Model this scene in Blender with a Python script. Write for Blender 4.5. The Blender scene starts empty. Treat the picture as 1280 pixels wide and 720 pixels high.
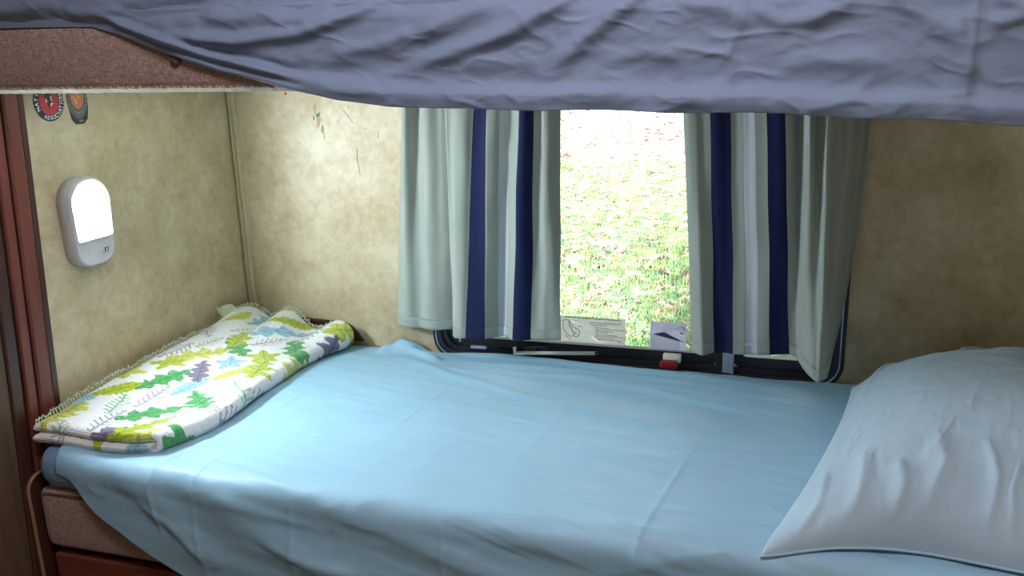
import bpy, bmesh, math, random
import numpy as np
from mathutils import Vector, Matrix

random.seed(7)
RNG = np.random.default_rng(11)
B = 0.60                      # height of the lower mattress top above the floor
COL = bpy.context.scene.collection
K = 0.064                     # the end wall is a few degrees out of square

# ------------------------------------------------------------------ helpers
def lin(r, g, b):
    f = lambda c: (c/255/12.92) if c/255 <= .04045 else ((c/255+.055)/1.055)**2.4
    return (f(r), f(g), f(b), 1)

def sstep(a, b, x):
    t = np.clip((x-a)/(b-a), 0, 1)
    return t*t*(3-2*t)

_P = RNG.permutation(512)
_P = np.concatenate([_P, _P, _P])
_G = RNG.uniform(-1, 1, (512, 2))
def noise2(x, y):
    x = np.asarray(x, float); y = np.asarray(y, float)
    x, y = np.broadcast_arrays(x, y)
    xi = np.floor(x).astype(int); yi = np.floor(y).astype(int)
    xf = x-xi; yf = y-yi
    u = xf**3*(xf*(xf*6-15)+10); v = yf**3*(yf*(yf*6-15)+10)
    def g(ix, iy, dx, dy):
        h = _P[(_P[ix & 511]+iy) & 511]
        return _G[h, 0]*dx+_G[h, 1]*dy
    a = g(xi, yi, xf, yf); b = g(xi+1, yi, xf-1, yf)
    c = g(xi, yi+1, xf, yf-1); d = g(xi+1, yi+1, xf-1, yf-1)
    return (a*(1-u)+b*u)*(1-v)+(c*(1-u)+d*u)*v
def fbm(x, y, o=3):
    s = 0; a = 1.
    for k in range(o):
        s = s+a*noise2(x*2**k+17.3*k, y*2**k+5.1*k); a *= .5
    return s

def crinkle(x, y, o=2):
    """thin raised wrinkle lines where the noise changes sign"""
    s = 0; a = 1.
    for k in range(o):
        n = noise2(x*2**k+31.7*k, y*2**k+11.9*k); m = sstep(-.15, .35, noise2(x*.6*2**k+7.7, y*.6*2**k+3.1))
        s = s+a*m*np.clip(1-np.abs(n)*5, 0, 1)**1.5; a *= .6
    return s

def pline(x, y, pts):
    """distance to a polyline, and position along it 0..1"""
    best = np.full(np.shape(x), 1e9); tt = np.zeros(np.shape(x)); sg = np.zeros(np.shape(x))
    n = len(pts)-1
    for i in range(n):
        ax, ay = pts[i]; bx, by = pts[i+1]
        dx, dy = bx-ax, by-ay; L = dx*dx+dy*dy
        t = np.clip(((x-ax)*dx+(y-ay)*dy)/L, 0, 1)
        d = np.hypot(x-ax-t*dx, y-ay-t*dy)
        s = np.sign((x-ax)*dy-(y-ay)*dx)
        m = d < best
        best = np.where(m, d, best); tt = np.where(m, (i+t)/n, tt); sg = np.where(m, s, sg)
    return best, tt, sg
def ridge(x, y, pts, w, h, taper=.25):
    d, t, s = pline(x, y, pts)
    e = sstep(0, taper, t)*sstep(0, taper, 1-t) if taper else 1
    return h*np.exp(-(d/w)**2)*e
def crease(x, y, pts, w, h):
    """ironing crease: a small sharp step"""
    d, t, s = pline(x, y, pts)
    e = sstep(0, .2, t)*sstep(0, .2, 1-t)
    return h*np.exp(-d/w)*e

def mesh_obj(name, V, F, mat=None, parent=None, smooth=True, origin=None, fmat=None):
    """V in scene coordinates measured from the mattress top; linked as one object"""
    V = np.asarray(V, float).reshape(-1, 3).copy()
    V[:, 2] += B
    me = bpy.data.meshes.new(name)
    if parent is not None:
        V -= np.array(parent.matrix_world_loc)
        off = np.array(parent['_o']) if '_o' in parent else None
        loc = (0, 0, 0)
    else:
        if origin is None:
            origin = ((V[:, 0].min()+V[:, 0].max())/2, (V[:, 1].min()+V[:, 1].max())/2, V[:, 2].min())
        V -= np.array(origin); loc = origin
    me.from_pydata(V.tolist(), [], F)
    mats = mat if isinstance(mat, (list, tuple)) else [mat]
    for m in mats:
        if m: me.materials.append(m)
    if fmat is not None:
        me.polygons.foreach_set('material_index', np.asarray(fmat, dtype=np.int32))
    if smooth:
        me.polygons.foreach_set('use_smooth', np.ones(len(me.polygons), dtype=bool))
    me.update()
    o = bpy.data.objects.new(name, me); COL.objects.link(o)
    o.location = loc
    if parent is not None:
        o.parent = parent
    return o

class _Par:                       # a parent and where its origin stands
    pass
def root_loc(o):
    L = Vector((0, 0, 0))
    while o is not None:
        L = L+o.location; o = o.parent
    return L
def part(name, V, F, mat, parent, smooth=True, fmat=None):
    V = np.asarray(V, float).reshape(-1, 3).copy(); V[:, 2] += B
    V -= np.array(root_loc(parent))
    me = bpy.data.meshes.new(name); me.from_pydata(V.tolist(), [], F)
    mats = mat if isinstance(mat, (list, tuple)) else [mat]
    for m in mats: me.materials.append(m)
    if fmat is not None: me.polygons.foreach_set('material_index', np.asarray(fmat, dtype=np.int32))
    if smooth: me.polygons.foreach_set('use_smooth', np.ones(len(me.polygons), dtype=bool))
    me.update()
    o = bpy.data.objects.new(name, me); COL.objects.link(o); o.parent = parent
    return o
def thing(name, label, cat, loc, group=None):
    o = bpy.data.objects.new(name, None); COL.objects.link(o)
    o.location = (loc[0], loc[1], loc[2]+B); o.empty_display_size = .05
    return tag(o, label, cat, group)
def tag(o, label, cat, group=None, kind=None):
    o['label'] = label; o['category'] = cat
    if group: o['group'] = group
    if kind: o['kind'] = kind
    return o
def struct(o):
    o['kind'] = 'structure'; return o

def grid_faces(nu, nv, off=0, flip=False):
    i = np.arange(nu-1)[:, None]; j = np.arange(nv-1)[None, :]
    a = (i*nv+j+off).ravel(); b = ((i+1)*nv+j+off).ravel()
    c = ((i+1)*nv+j+1+off).ravel(); d = (i*nv+j+1+off).ravel()
    q = np.stack([a, d, c, b] if flip else [a, b, c, d], 1)
    return q.tolist()

def bev_box(x0, x1, y0, y1, z0, z1, r=.003, seg=2):
    bm = bmesh.new(); bmesh.ops.create_cube(bm, size=1)
    for v in bm.verts:
        v.co = Vector(((x0+x1)/2+v.co.x*(x1-x0), (y0+y1)/2+v.co.y*(y1-y0), (z0+z1)/2+v.co.z*(z1-z0)))
    if r > 0:
        bmesh.ops.bevel(bm, geom=bm.edges[:]+bm.verts[:], offset=r, segments=seg, affect='EDGES', profile=.5)
    V = [v.co[:] for v in bm.verts]; bm.verts.index_update()
    F = [[v.index for v in f.verts] for f in bm.faces]
    bm.free(); return V, F
def join(*ms):
    V = []; F = []
    for v, f in ms:
        o = len(V); V += [tuple(p) for p in v]; F += [[i+o for i in q] for q in f]
    return V, F
def tube(pts, r, n=10, closed=False):
    P = [Vector(p) for p in pts]; V = []; F = []; m = len(P)
    rr = r if isinstance(r, (list, tuple)) else [r]*m
    up = Vector((0, 0, 1))
    for i, p in enumerate(P):
        a = P[(i-1) % m] if closed or i > 0 else p
        b = P[(i+1) % m] if closed or i < m-1 else p
        t = (b-a).normalized()
        u = up if abs(t.dot(up)) < .95 else Vector((0, 1, 0))
        s = t.cross(u).normalized(); w = s.cross(t)
        for k in range(n):
            th = 2*math.pi*k/n
            V.append((p+s*math.cos(th)*rr[i]+w*math.sin(th)*rr[i])[:])
    for i in range(m if closed else m-1):
        for k in range(n):
            F.append([i*n+k, i*n+(k+1) % n, ((i+1) % m)*n+(k+1) % n, ((i+1) % m)*n+k])
    if not closed:
        F.append(list(range(n))[::-1]); F.append([(m-1)*n+k for k in range(n)])
    return V, F
def prism(poly, fn, d0, d1):
    """closed outline (2D) pushed from depth d0 to d1; fn(a, b, d) -> xyz"""
    n = len(poly)
    V = [fn(a, b, d0) for a, b in poly]+[fn(a, b, d1) for a, b in poly]
    F = [list(range(n))[::-1], list(range(n, 2*n))]
    F += [[i, (i+1) % n, n+(i+1) % n, n+i] for i in range(n)]
    return V, F
def rrect(x0, x1, z0, z1, r, n=8):
    o = []
    for cx, cz, a in ((x1-r, z1-r, 0), (x0+r, z1-r, 90), (x0+r, z0+r, 180), (x1-r, z0+r, 270)):
        for k in range(n+1):
            t = math.radians(a+90*k/n); o.append((cx+r*math.cos(t), cz+r*math.sin(t)))
    return o
def wall_pt(y, z, d):                 # a point on the end wall, d in front of it
    return (K*y+d, y, z)

# ------------------------------------------------------------------ materials
def new_mat(name):
    m = bpy.data.materials.new(name); m.use_nodes = True
    nt = m.node_tree; nt.nodes.clear()
    out = nt.nodes.new('ShaderNodeOutputMaterial')
    p = nt.nodes.new('ShaderNodeBsdfPrincipled')
    nt.links.new(p.outputs[0], out.inputs[0])
    return m, nt, p, out
def N(nt, t, **kw):
    n = nt.nodes.new(t)
    for k, v in kw.items():
        if k in n.inputs.keys(): n.inputs[k].default_value = v
        else: setattr(n, k, v)
    return n
def mapped(nt, scale=(1, 1, 1), rot=(0, 0, 0)):
    tc = N(nt, 'ShaderNodeTexCoord'); mp = N(nt, 'ShaderNodeMapping')
    mp.inputs['Scale'].default_value = scale; mp.inputs['Rotation'].default_value = rot
    nt.links.new(tc.outputs['Object'], mp.inputs['Vector']); return mp.outputs[0]
def ramp(nt, fac, stops):
    r = N(nt, 'ShaderNodeValToRGB'); e = r.color_ramp.elements
    while len(e) < len(stops): e.new(.5)
    for q, (p, c) in zip(e, stops): q.position = p; q.color = c
    nt.links.new(fac, r.inputs[0]); return r.outputs[0]
def bump(nt, p, h, strength=.3, dist=.002):
    b = N(nt, 'ShaderNodeBump'); b.inputs['Strength'].default_value = strength; b.inputs['Distance'].default_value = dist
    nt.links.new(h, b.inputs['Height']); nt.links.new(b.outputs[0], p.inputs['Normal']); return b
def noise(nt, vec, scale, detail=4, rough=.5):
    n = N(nt, 'ShaderNodeTexNoise'); n.inputs['Scale'].default_value = scale
    n.inputs['Detail'].default_value = detail; n.inputs['Roughness'].default_value = rough
    nt.links.new(vec, n.inputs['Vector']); return n.outputs['Fac']

def plain(name, col, rough=.5, metal=0, spec=.5):
    m, nt, p, o = new_mat(name)
    p.inputs['Roughness'].default_value = rough; p.inputs['Metallic'].default_value = metal
    p.inputs['Specular IOR Level'].default_value = spec
    v = mapped(nt); f = noise(nt, v, 30, 3)
    c0 = tuple(x*.92 for x in col[:3])+(1,); c1 = tuple(min(1, x*1.06) for x in col[:3])+(1,)
    nt.links.new(ramp(nt, f, [(.3, c0), (.7, c1)]), p.inputs['Base Color'])
    return m
def cotton(name, col, rough=.75, sheen=.25, wr=.25, spec=.3):
    m, nt, p, o = new_mat(name)
    p.inputs['Roughness'].default_value = rough; p.inputs['Specular IOR Level'].default_value = spec
    p.inputs['Sheen Weight'].default_value = sheen; p.inputs['Sheen Roughness'].default_value = .5
    v = mapped(nt)
    f = noise(nt, v, 5, 4, .6)
    c0 = tuple(x*.94 for x in col[:3])+(1,); c1 = tuple(min(1, x*1.05) for x in col[:3])+(1,)
    nt.links.new(ramp(nt, f, [(.3, c0), (.7, c1)]), p.inputs['Base Color'])
    w1 = noise(nt, mapped(nt, (1, 1, 1)), 38, 5, .6); w2 = noise(nt, v, 420, 2, .5)
    mx = N(nt, 'ShaderNodeMath', operation='MULTIPLY_ADD'); mx.inputs[1].default_value = .12
    nt.links.new(w2, mx.inputs[0]); nt.links.new(w1, mx.inputs[2])
    bump(nt, p, mx.outputs[0], wr, .004)
    return m
def tweed(name, c0, c1, c2):
    m, nt, p, o = new_mat(name)
    p.inputs['Roughness'].default_value = .95; p.inputs['Specular IOR Level'].default_value = .1
    p.inputs['Sheen Weight'].default_value = .25
    a = noise(nt, mapped(nt, (520, 520, 110)), 1, 2, .6)
    b = noise(nt, mapped(nt, (110, 110, 520)), 1, 2, .6)
    s = N(nt, 'ShaderNodeMath', operation='ADD'); nt.links.new(a, s.inputs[0]); nt.links.new(b, s.inputs[1])
    h = N(nt, 'ShaderNodeMath', operation='MULTIPLY'); h.inputs[1].default_value = .5
    nt.links.new(s.outputs[0], h.inputs[0])
    nt.links.new(ramp(nt, h.outputs[0], [(.36, c0), (.5, c1), (.64, c2)]), p.inputs['Base Color'])
    bump(nt, p, h.outputs[0], .6, .002)
    return m
def wood(name, c0, c1, axis='Z', rough=.35):
    m, nt, p, o = new_mat(name)
    p.inputs['Roughness'].default_value = rough
    sc = {'Z': (40, 40, 2.2), 'X': (2.2, 40, 40), 'Y': (40, 2.2, 40)}[axis]
    f = noise(nt, mapped(nt, sc), 1.6, 6, .65)
    nt.links.new(ramp(nt, f, [(.25, c0), (.5, tuple((a+b)/2 for a, b in zip(c0, c1))), (.75, c1)]), p.inputs['Base Color'])
    bump(nt, p, f, .08, .002)
    return m

M = {}
M['sheet'] = cotton('blue_cotton', lin(147, 190, 215), .52, .12, .22, .45)
M['top_sheet'] = cotton('grey_blue_cotton', lin(120, 137, 163), .7, .2, .3, .3)
M['case'] = cotton('pillowcase_cotton', lin(168, 194, 212), .7, .2, .3, .3)
M['under'] = cotton('fitted_cotton', lin(118, 158, 196), .7, .2, .5, .3)
M['tweed'] = tweed('brown_tweed', lin(132, 110, 101), lin(165, 140, 130), lin(192, 169, 159))
M['felt'] = plain('pale_felt', lin(244, 241, 228), .95, 0, .1)
M['button'] = tweed('dark_tweed', lin(60, 42, 42), lin(88, 64, 62), lin(110, 84, 80))
M['cherry'] = wood('cherry_wood', lin(92, 48, 38), lin(130, 72, 60))
M['cherry_x'] = wood('cherry_wood_drawer', lin(92, 48, 38), lin(134, 78, 62), 'X', .3)
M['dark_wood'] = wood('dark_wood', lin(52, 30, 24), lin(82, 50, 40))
M['brown_panel'] = wood('brown_panel', lin(74, 58, 44), lin(108, 86, 66), 'Z', .55)
M['groove'] = plain('groove_dark', lin(28, 16, 14), .8, 0, .2)
M['band'] = wood('light_edge_band', lin(128, 98, 74), lin(164, 130, 100), 'Z', .4)
M['black'] = plain('black_rubber', lin(26, 25, 30), .45)
M['dark_alu'] = plain('dark_aluminium', lin(46, 46, 60), .35, .3)
M['alu'] = plain('aluminium', lin(176, 184, 204), .35, .6)
M['white'] = plain('white_plastic', lin(232, 232, 230), .4)
M['lamp_body'] = plain('lamp_plastic', lin(205, 207, 214), .35)
M['red'] = plain('red_plastic', lin(140, 22, 30), .35)
M['navy'] = cotton('navy_cotton', lin(20, 31, 74), .8, .12, .2, .2)
M['grey'] = cotton('grey_green_cotton', lin(168, 175, 167), .85, .15, .2, .2)
M['pale'] = cotton('pale_cotton', lin(200, 206, 214), .6, .2, .2, .35)
M['paper'] = plain('paper', lin(235, 236, 236), .7)
M['ink'] = plain('ink', lin(60, 62, 78), .7)
M['rod'] = plain('rod_metal', lin(190, 188, 180), .35, .8)
M['st_dark'] = plain('badge_dark', lin(34, 38, 56), .5)
M['st_red'] = plain('badge_red', lin(188, 48, 62), .5)
M['st_white'] = plain('badge_white', lin(236, 232, 230), .5)
M['st_grey'] = plain('badge_grey', lin(92, 98, 96), .5)
M['st_orange'] = plain('badge_orange', lin(198, 124, 88), .5)
M['st_tan'] = plain('badge_tan', lin(222, 160, 110), .5)

def translucent(m, amt):              # thin cloth lets some daylight through
    nt = m.node_tree
    p = [n for n in nt.nodes if n.type == 'BSDF_PRINCIPLED'][0]; o = [n for n in nt.nodes if n.type == 'OUTPUT_MATERIAL'][0]
    t = N(nt, 'ShaderNodeBsdfTranslucent'); mx = N(nt, 'ShaderNodeMixShader'); mx.inputs[0].default_value = amt
    src = p.inputs['Base Color'].links[0].from_socket
    nt.links.new(src, t.inputs[0]); nt.links.new(p.outputs[0], mx.inputs[1]); nt.links.new(t.outputs[0], mx.inputs[2])
    nt.links.new(mx.outputs[0], o.inputs[0])
for k in ('grey', 'pale', 'navy'): translucent(M[k], .10 if k != 'navy' else .04)
translucent(M['felt'], .35)

def wall_mat():
    m, nt, p, o = new_mat('mottled_vinyl')
    p.inputs['Roughness'].default_value = .45; p.inputs['Specular IOR Level'].default_value = .45
    v = mapped(nt)
    a = noise(nt, v, 9, 8, .7); b = noise(nt, v, 60, 4, .6)
    mx = N(nt, 'ShaderNodeMath', operation='MULTIPLY_ADD'); mx.inputs[1].default_value = .35
    nt.links.new(b, mx.inputs[0]); nt.links.new(a, mx.inputs[2])
    nt.links.new(ramp(nt, mx.outputs[0], [(.40, lin(162, 143, 112)), (.62, lin(192, 175, 144)), (.84, lin(213, 201, 174))]), p.inputs['Base Color'])
    bump(nt, p, b, .06, .002)
    return m
M['wall'] = wall_mat()
M['trim'] = plain('vinyl_trim', lin(200, 188, 156), .45)
M['ceil'] = plain('ceiling_vinyl', lin(215, 210, 196), .7)
M['floor'] = wood('floor_vinyl', lin(80, 66, 52), lin(118, 98, 78), 'X', .5)

def glass_mat():
    m, nt, p, o = new_mat('window_glass'); nt.nodes.remove(p)
    t = N(nt, 'ShaderNodeBsdfTransparent'); g = N(nt, 'ShaderNodeBsdfGlossy'); g.inputs['Roughness'].default_value = .02
    f = N(nt, 'ShaderNodeFresnel'); f.inputs[0].default_value = 1.45
    t.inputs[0].default_value = (.96, .98, .98, 1)
    mx = N(nt, 'ShaderNodeMixShader')
    nt.links.new(f.outputs[0], mx.inputs[0]); nt.links.new(t.outputs[0], mx.inputs[1]); nt.links.new(g.outputs[0], mx.inputs[2])
    nt.links.new(mx.outputs[0], o.inputs[0]); return m
M['glass'] = glass_mat()
def film_mat():                        # clear notice film: half see-through
    m, nt, p, o = new_mat('clear_film')
    p.inputs['Base Color'].default_value = lin(238, 234, 240); p.inputs['Roughness'].default_value = .5
    t = N(nt, 'ShaderNodeBsdfTransparent'); tl = N(nt, 'ShaderNodeBsdfTranslucent'); tl.inputs[0].default_value = lin(238, 232, 240)
    a = N(nt, 'ShaderNodeMixShader'); a.inputs[0].default_value = .6
    b = N(nt, 'ShaderNodeMixShader'); b.inputs[0].default_value = .68
    nt.links.new(p.outputs[0], a.inputs[1]); nt.links.new(tl.outputs[0], a.inputs[2])
    nt.links.new(t.outputs[0], b.inputs[1]); nt.links.new(a.outputs[0], b.inputs[2])
    nt.links.new(b.outputs[0], o.inputs[0]); return m
M['film'] = film_mat()
def emit_mat(name, col, s):
    m, nt, p, o = new_mat(name)
    p.inputs['Base Color'].default_value = (.9, .9, .9, 1)
    p.inputs['Emission Color'].default_value = col; p.inputs['Emission Strength'].default_value = s
    return m
M['diffuser'] = emit_mat('lit_diffuser', (.81, .93, 1, 1), 300)
def print_mat():
    m, nt, p, o = new_mat('printed_fleece')
    p.inputs['Roughness'].default_value = .95; p.inputs['Specular IOR Level'].default_value = .1
    p.inputs['Sheen Weight'].default_value = .5
    a = N(nt, 'ShaderNodeAttribute', attribute_name='print')
    v = mapped(nt); f = noise(nt, v, 170, 4, .7)
    mx = N(nt, 'ShaderNodeMix', data_type='RGBA', blend_type='MULTIPLY'); mx.inputs[0].default_value = .35
    nt.links.new(a.outputs['Color'], mx.inputs[6]); nt.links.new(ramp(nt, f, [(.35, (.75, .75, .75, 1)), (.6, (1, 1, 1, 1))]), mx.inputs[7])
    nt.links.new(mx.outputs[2], p.inputs['Base Color'])
    bump(nt, p, f, .8, .004); return m
M['fleece'] = print_mat()
M['edging'] = cotton('edging_yarn', lin(206, 222, 190), .9, .3, .3, .1)

# ------------------------------------------------------------------ the setting
ROOM_X1, ROOM_Y0, ZF, ZC = 1.95, -2.65, -B, 1.42
struct(mesh_obj('floor', *bev_box(-.7, ROOM_X1+.1, ROOM_Y0-.1, .05, ZF-.05, ZF, 0), M['floor'], smooth=False))
struct(mesh_obj('ceiling', *bev_box(-.7, ROOM_X1+.1, ROOM_Y0-.1, .05, ZC, ZC+.05, 0), M['ceil'], smooth=False))
# window opening in the back wall
WX0, WX1, WZ0, WZ1, WR = .522, 1.419, .004, .640, .045
def ring(outer, inner, y0, y1):
    n = len(outer)
    V = [(x, y0, z) for x, z in outer]+[(x, y0, z) for x, z in inner]+[(x, y1, z) for x, z in outer]+[(x, y1, z) for x, z in inner]
    F = []
    for i in range(n):
        j = (i+1) % n
        F += [[i, j, n+j, n+i], [2*n+i, 3*n+i, 3*n+j, 2*n+j], [n+i, n+j, 3*n+j, 3*n+i], [i, 2*n+i, 2*n+j, j]]
    return V, F
def back_wall():
    from mathutils.geometry import tessellate_polygon
    inner = rrect(WX0, WX1, WZ0, WZ1, WR, 8)
    outer = [(-.15, ZF), (ROOM_X1+.1, ZF), (ROOM_X1+.1, ZC), (-.15, ZC)]
    P = outer+inner; n = len(P)
    tri = tessellate_polygon([[Vector((x, z, 0)) for x, z in outer], [Vector((x, z, 0)) for x, z in inner]])
    V = [(x, 0, z) for x, z in P]+[(x, .045, z) for x, z in P]
    F = []
    for t in tri:
        q = [P[i] for i in t]
        area = (q[1][0]-q[0][0])*(q[2][1]-q[0][1])-(q[2][0]-q[0][0])*(q[1][1]-q[0][1])
        t = list(t) if area > 0 else list(t)[::-1]
        F += [t, [n+i for i in t[::-1]]]
    m = len(inner)
    F += [[4+i, n+4+i, n+4+(i+1) % m, 4+(i+1) % m] for i in range(m)]
    F += [[i, (i+1) % 4, n+(i+1) % 4, n+i] for i in range(4)]
    return V, F
wb = struct(mesh_obj('wall_back', *back_wall(), M['wall'], smooth=False))
# end wall (slightly out of square), side wall, front wall of the aisle
def skew_box(y0, y1, z0, z1, d0, d1):
    V = [wall_pt(y, z, d) for d in (d0, d1) for y, z in ((y0, z0), (y1, z0), (y1, z1), (y0, z1))]
    F = [[3, 2, 1, 0], [4, 5, 6, 7], [0, 1, 5, 4], [1, 2, 6, 5], [2, 3, 7, 6], [3, 0, 4, 7]]
    return V, F
wl = struct(mesh_obj('wall_left', *skew_box(-2.65, 0, ZF, ZC, -.05, 0), M['wall'], smooth=False))
struct(mesh_obj('wall_right', *bev_box(ROOM_X1, ROOM_X1+.05, ROOM_Y0, 0, ZF, ZC, 0), M['wall'], smooth=False))
struct(mesh_obj('wall_front', *bev_box(-.3, ROOM_X1+.05, ROOM_Y0-.05, ROOM_Y0, ZF, ZC, 0), M['wall'], smooth=False))

# corner trim strip: a low ogee strip beside the corner, on the back wall
prof = [(0, .000), (.001, .0045), (.004, .006), (.008, .0055), (.0095, .0035), (.011, .0035), (.0125, .0055), (.0155, .006), (.0185, .0045), (.0195, 0)]
V = [(.001+a*1.1, -b*1.7, z) for z in (0.001, .655) for a, b in prof]; n = len(prof)
F = [[i, i+1, n+i+1, n+i] for i in range(n-1)]
struct(mesh_obj('trim_1', V, F, M['trim'], smooth=False))

# cherry door-post moulding at the end of the wall: raised strips with dark grooves between
def slant(y, z): return y+.057*(z-.25)
def strip(name, segs, mat, z0=-.60, z1=1.2):
    V = []; F = []
    for ya, yb, d in segs:
        pr = [(ya, .0006), (ya, d*.7), (ya-(ya-yb)*.12, d), (yb+(ya-yb)*.12, d), (yb, d*.7), (yb, .0006)]
        o = len(V)
        V += [wall_pt(slant(y, z), z, q) for z in (z0, z1) for y, q in pr]
        F += [[o+i, o+i+1, o+6+i+1, o+6+i] for i in range(5)]
        F += [[o+5, o+4, o+3, o+2, o+1, o], [o+6, o+7, o+8, o+9, o+10, o+11]]
    return mesh_obj(name, V, F, mat, smooth=False)
struct(strip('trim_2', [(-.607, -.622, .006)], M['dark_wood']))
struct(strip('trim_3', [(-.6225, -.655, .009)], M['cherry']))
struct(strip('trim_4', [(-.655, -.661, .003)], M['groove']))
struct(strip('trim_5', [(-.661, -.683, .009)], M['cherry']))
struct(strip('trim_6', [(-.683, -.689, .003)], M['groove']))
struct(strip('trim_7', [(-.689, -.716, .008)], M['dark_wood']))
struct(strip('trim_8', [(-.717, -1.45, .005)], M['brown_panel']))

# scuffs on the vinyl: real chips, part of the back wall
def patch(name, cx, cz, rx, rz, mat, seed, y=-.0008, n=22, lean=0.):
    r = random.Random(seed); P = []
    for k in range(n):
        t = 2*math.pi*k/n; q = r.uniform(.55, 1.1)
        x, z = rx*q*math.cos(t), rz*q*math.sin(t); P.append((cx+x+lean*z, cz+z))
    V, F = prism(P, lambda a, b, d: (a, d, b), y, -.0001)
    return V, F
M['chip'] = plain('bare_backing', lin(178, 160, 116), .9, 0, .1)
M['green'] = plain('green_scuff', lin(86, 132, 104), .8, 0, .1)
M['aqua'] = plain('aqua_scuff', lin(168, 194, 178), .8, 0, .1)
M['scr'] = plain('scratch_dark', lin(110, 96, 76), .8, 0, .1)
M['redspot'] = plain('red_spot', lin(196, 70, 60), .7, 0, .1)
part('peeled_patch', *join(patch('', .233, .582, .004, .014, M, 1), patch('', .240, .555, .006, .016, M, 2), patch('', .249, .532, .005, .009, M, 3), patch('', .252, .517, .0015, .008, M, 4)), M['chip'], wb, False)
part('green_scuff', *join(patch('', .238, .566, .004, .004, M, 5, -.001), patch('', .243, .569, .0015, .006, M, 6, -.001), patch('', .2495, .540, .0015, .006, M, 7, -.001), patch('', .228, .560, .0015, .006, M, 20, -.001)), M['green'], wb, False)
part('pale_scuff', *join(patch('', .264, .549, .006, .003, M, 8), patch('', .291, .552, .004, .006, M, 9), patch('', .232, .538, .003, .005, M, 10)), M['aqua'], wb, False)
def scratch(pts, w=.0006):
    P = [(x-w, z) for x, z in pts]+[(x+w, z) for x, z in pts[::-1]]
    return prism(P, lambda a, b, d: (a, d, b), -.0006, -.0001)
part('scratch', *join(scratch([(.306, .579), (.330, .548)]), scratch([(.180, .506), (.189, .498)]), scratch([(.335, .490), (.333, .465), (.338, .430)]), scratch([(.392, .53), (.390, .515)]),
     patch('', .321, .586, .0012, .0016, M, 12), patch('', .360, .536, .0014, .0014, M, 13), patch('', .126, .606, .001, .0012, M, 14), patch('', .365, .51, .001, .001, M, 15)), M['scr'], wb, False)
part('red_spot', *patch('', .160, .617, .004, .0035, M, 16), M['redspot'], wb, False)

# ------------------------------------------------------------------ the window
win = bpy.data.objects.new('window_1', None); COL.objects.link(win); win.location = ((WX0+WX1)/2, 0, WZ0+B); struct(win)
def rr(d, n=8): return rrect(WX0+d, WX1-d, WZ0+d, WZ1-d, max(WR-d*.6, .012), n)
part('outer_seal', *ring(rr(-.018), rr(-.009), -.006, .002), M['black'], win, False)
part('frame', *ring(rr(-.009), rr(.004), -.010, .040), M['dark_alu'], win, False)
part('bright_trim', *ring(rr(-.0100), rr(-.0075), -.0125, -.0095), M['alu'], win, False)
part('inner_seal', *ring(rr(.004), rr(.016), -.004, .036), M['black'], win, False)
# lower rail, two sashes and the upright between them
SZ = .043
part('sash', *ring(rrect(WX0+.016, 1.172, .020, WZ1-.016, .012), rrect(WX0+.040, 1.160, SZ, WZ1-.03, .006), .004, .022), M['black'], win, False)
part('sash', *ring(rrect(1.210, WX1-.016, .020, WZ1-.016, .012), rrect(1.226, WX1-.046, SZ, WZ1-.03, .012), .004, .022), M['dark_alu'], win, False)
part('mullion', *join(bev_box(1.186, 1.2105, -.010, .03, .006, WZ1-.006, .0015), bev_box(1.2045, 1.2095, -.0125, -.009, .006, WZ1-.006, .0008)), M['alu'], win, False)
part('mullion_seal', *bev_box(1.171, 1.1865, -.002, .03, .006, WZ1-.006, .001), M['black'], win, False)
part('pane', *bev_box(WX0+.038, 1.162, .010, .013, SZ-.004, WZ1-.026, 0), M['glass'], win, False)
part('pane', *bev_box(1.224, WX1-.044, .010, .013, SZ-.004, WZ1-.026, 0), M['glass'], win, False)
part('catch', *join(bev_box(.735, .765, -.017, -.006, .024, .034, .003), bev_box(.752, .790, -.013, -.006, .030, .037, .003)), M['dark_alu'], win, False)
part('catch', *join(bev_box(.600, .640, -.015, -.006, .020, .028, .003), tube([(.574, -.012, .035), (.574, -.012, .054)], .0028, 8)), M['alu'], win, False)

# red emergency latch on the lower rail
lt = thing('window_latch', 'small red plastic latch on the black lower window rail', 'latch', (1.071, -.018, .008))
part('grip', *bev_box(1.052, 1.090, -.030, -.012, .013, .030, .004, 3), M['red'], lt)
part('base', *bev_box(1.056, 1.096, -.013, .002, .022, .041, .002), M['white'], lt)

# white rod lying on the rail
rodv = tube([(.715, -.022, .020), (.74, -.022, .0225), (.905, -.022, .0345)], .0042, 10)
wd = thing('window_rod', 'thin white plastic rod lying along the black window rail', 'rod', (.81, -.022, .018))
part('shaft', *rodv, M['white'], wd)
part('end_knob', *tube([(.713, -.022, .017), (.713, -.022, .034)], [.003, .0045], 10), M['white'], wd)
part('end_tip', *tube([(.905, -.022, .0345), (.913, -.022, .0351)], [.005, .0038], 10), M['dark_alu'], wd)

# notice on the pane: line drawing and lines of text
no = thing('window_notice', 'clear printed instruction notice with a hand drawing stuck on the window pane', 'notice', (.885, .0095, .05))
part('film', *bev_box(.790, .968, .0085, .0098, .0465, .110, 0), M['film'], no, False)
lines = []
def ink(x0, z0, x1, z1, w=.0007):
    dx, dz = x1-x0, z1-z0; L = math.hypot(dx, dz); nx, nz = -dz/L*w, dx/L*w
    P = [(x0+nx, z0+nz), (x0-nx, z0-nz), (x1-nx, z1-nz), (x1+nx, z1+nz)]
    return prism(P, lambda a, b, d: (a, d, b), .0078, .0084)
rt = random.Random(4)
txt = [(.885, .958, .0985), (.885, .958, .0950), (.889, .925, .0910), (.899, .930, .0855), (.899, .966, .0820), (.899, .940, .0775), (.899, .928, .0740), (.899, .950, .0690), (.899, .962, .0655), (.899, .945, .0610), (.903, .960, .0575), (.950, .966, .0535)]
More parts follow.
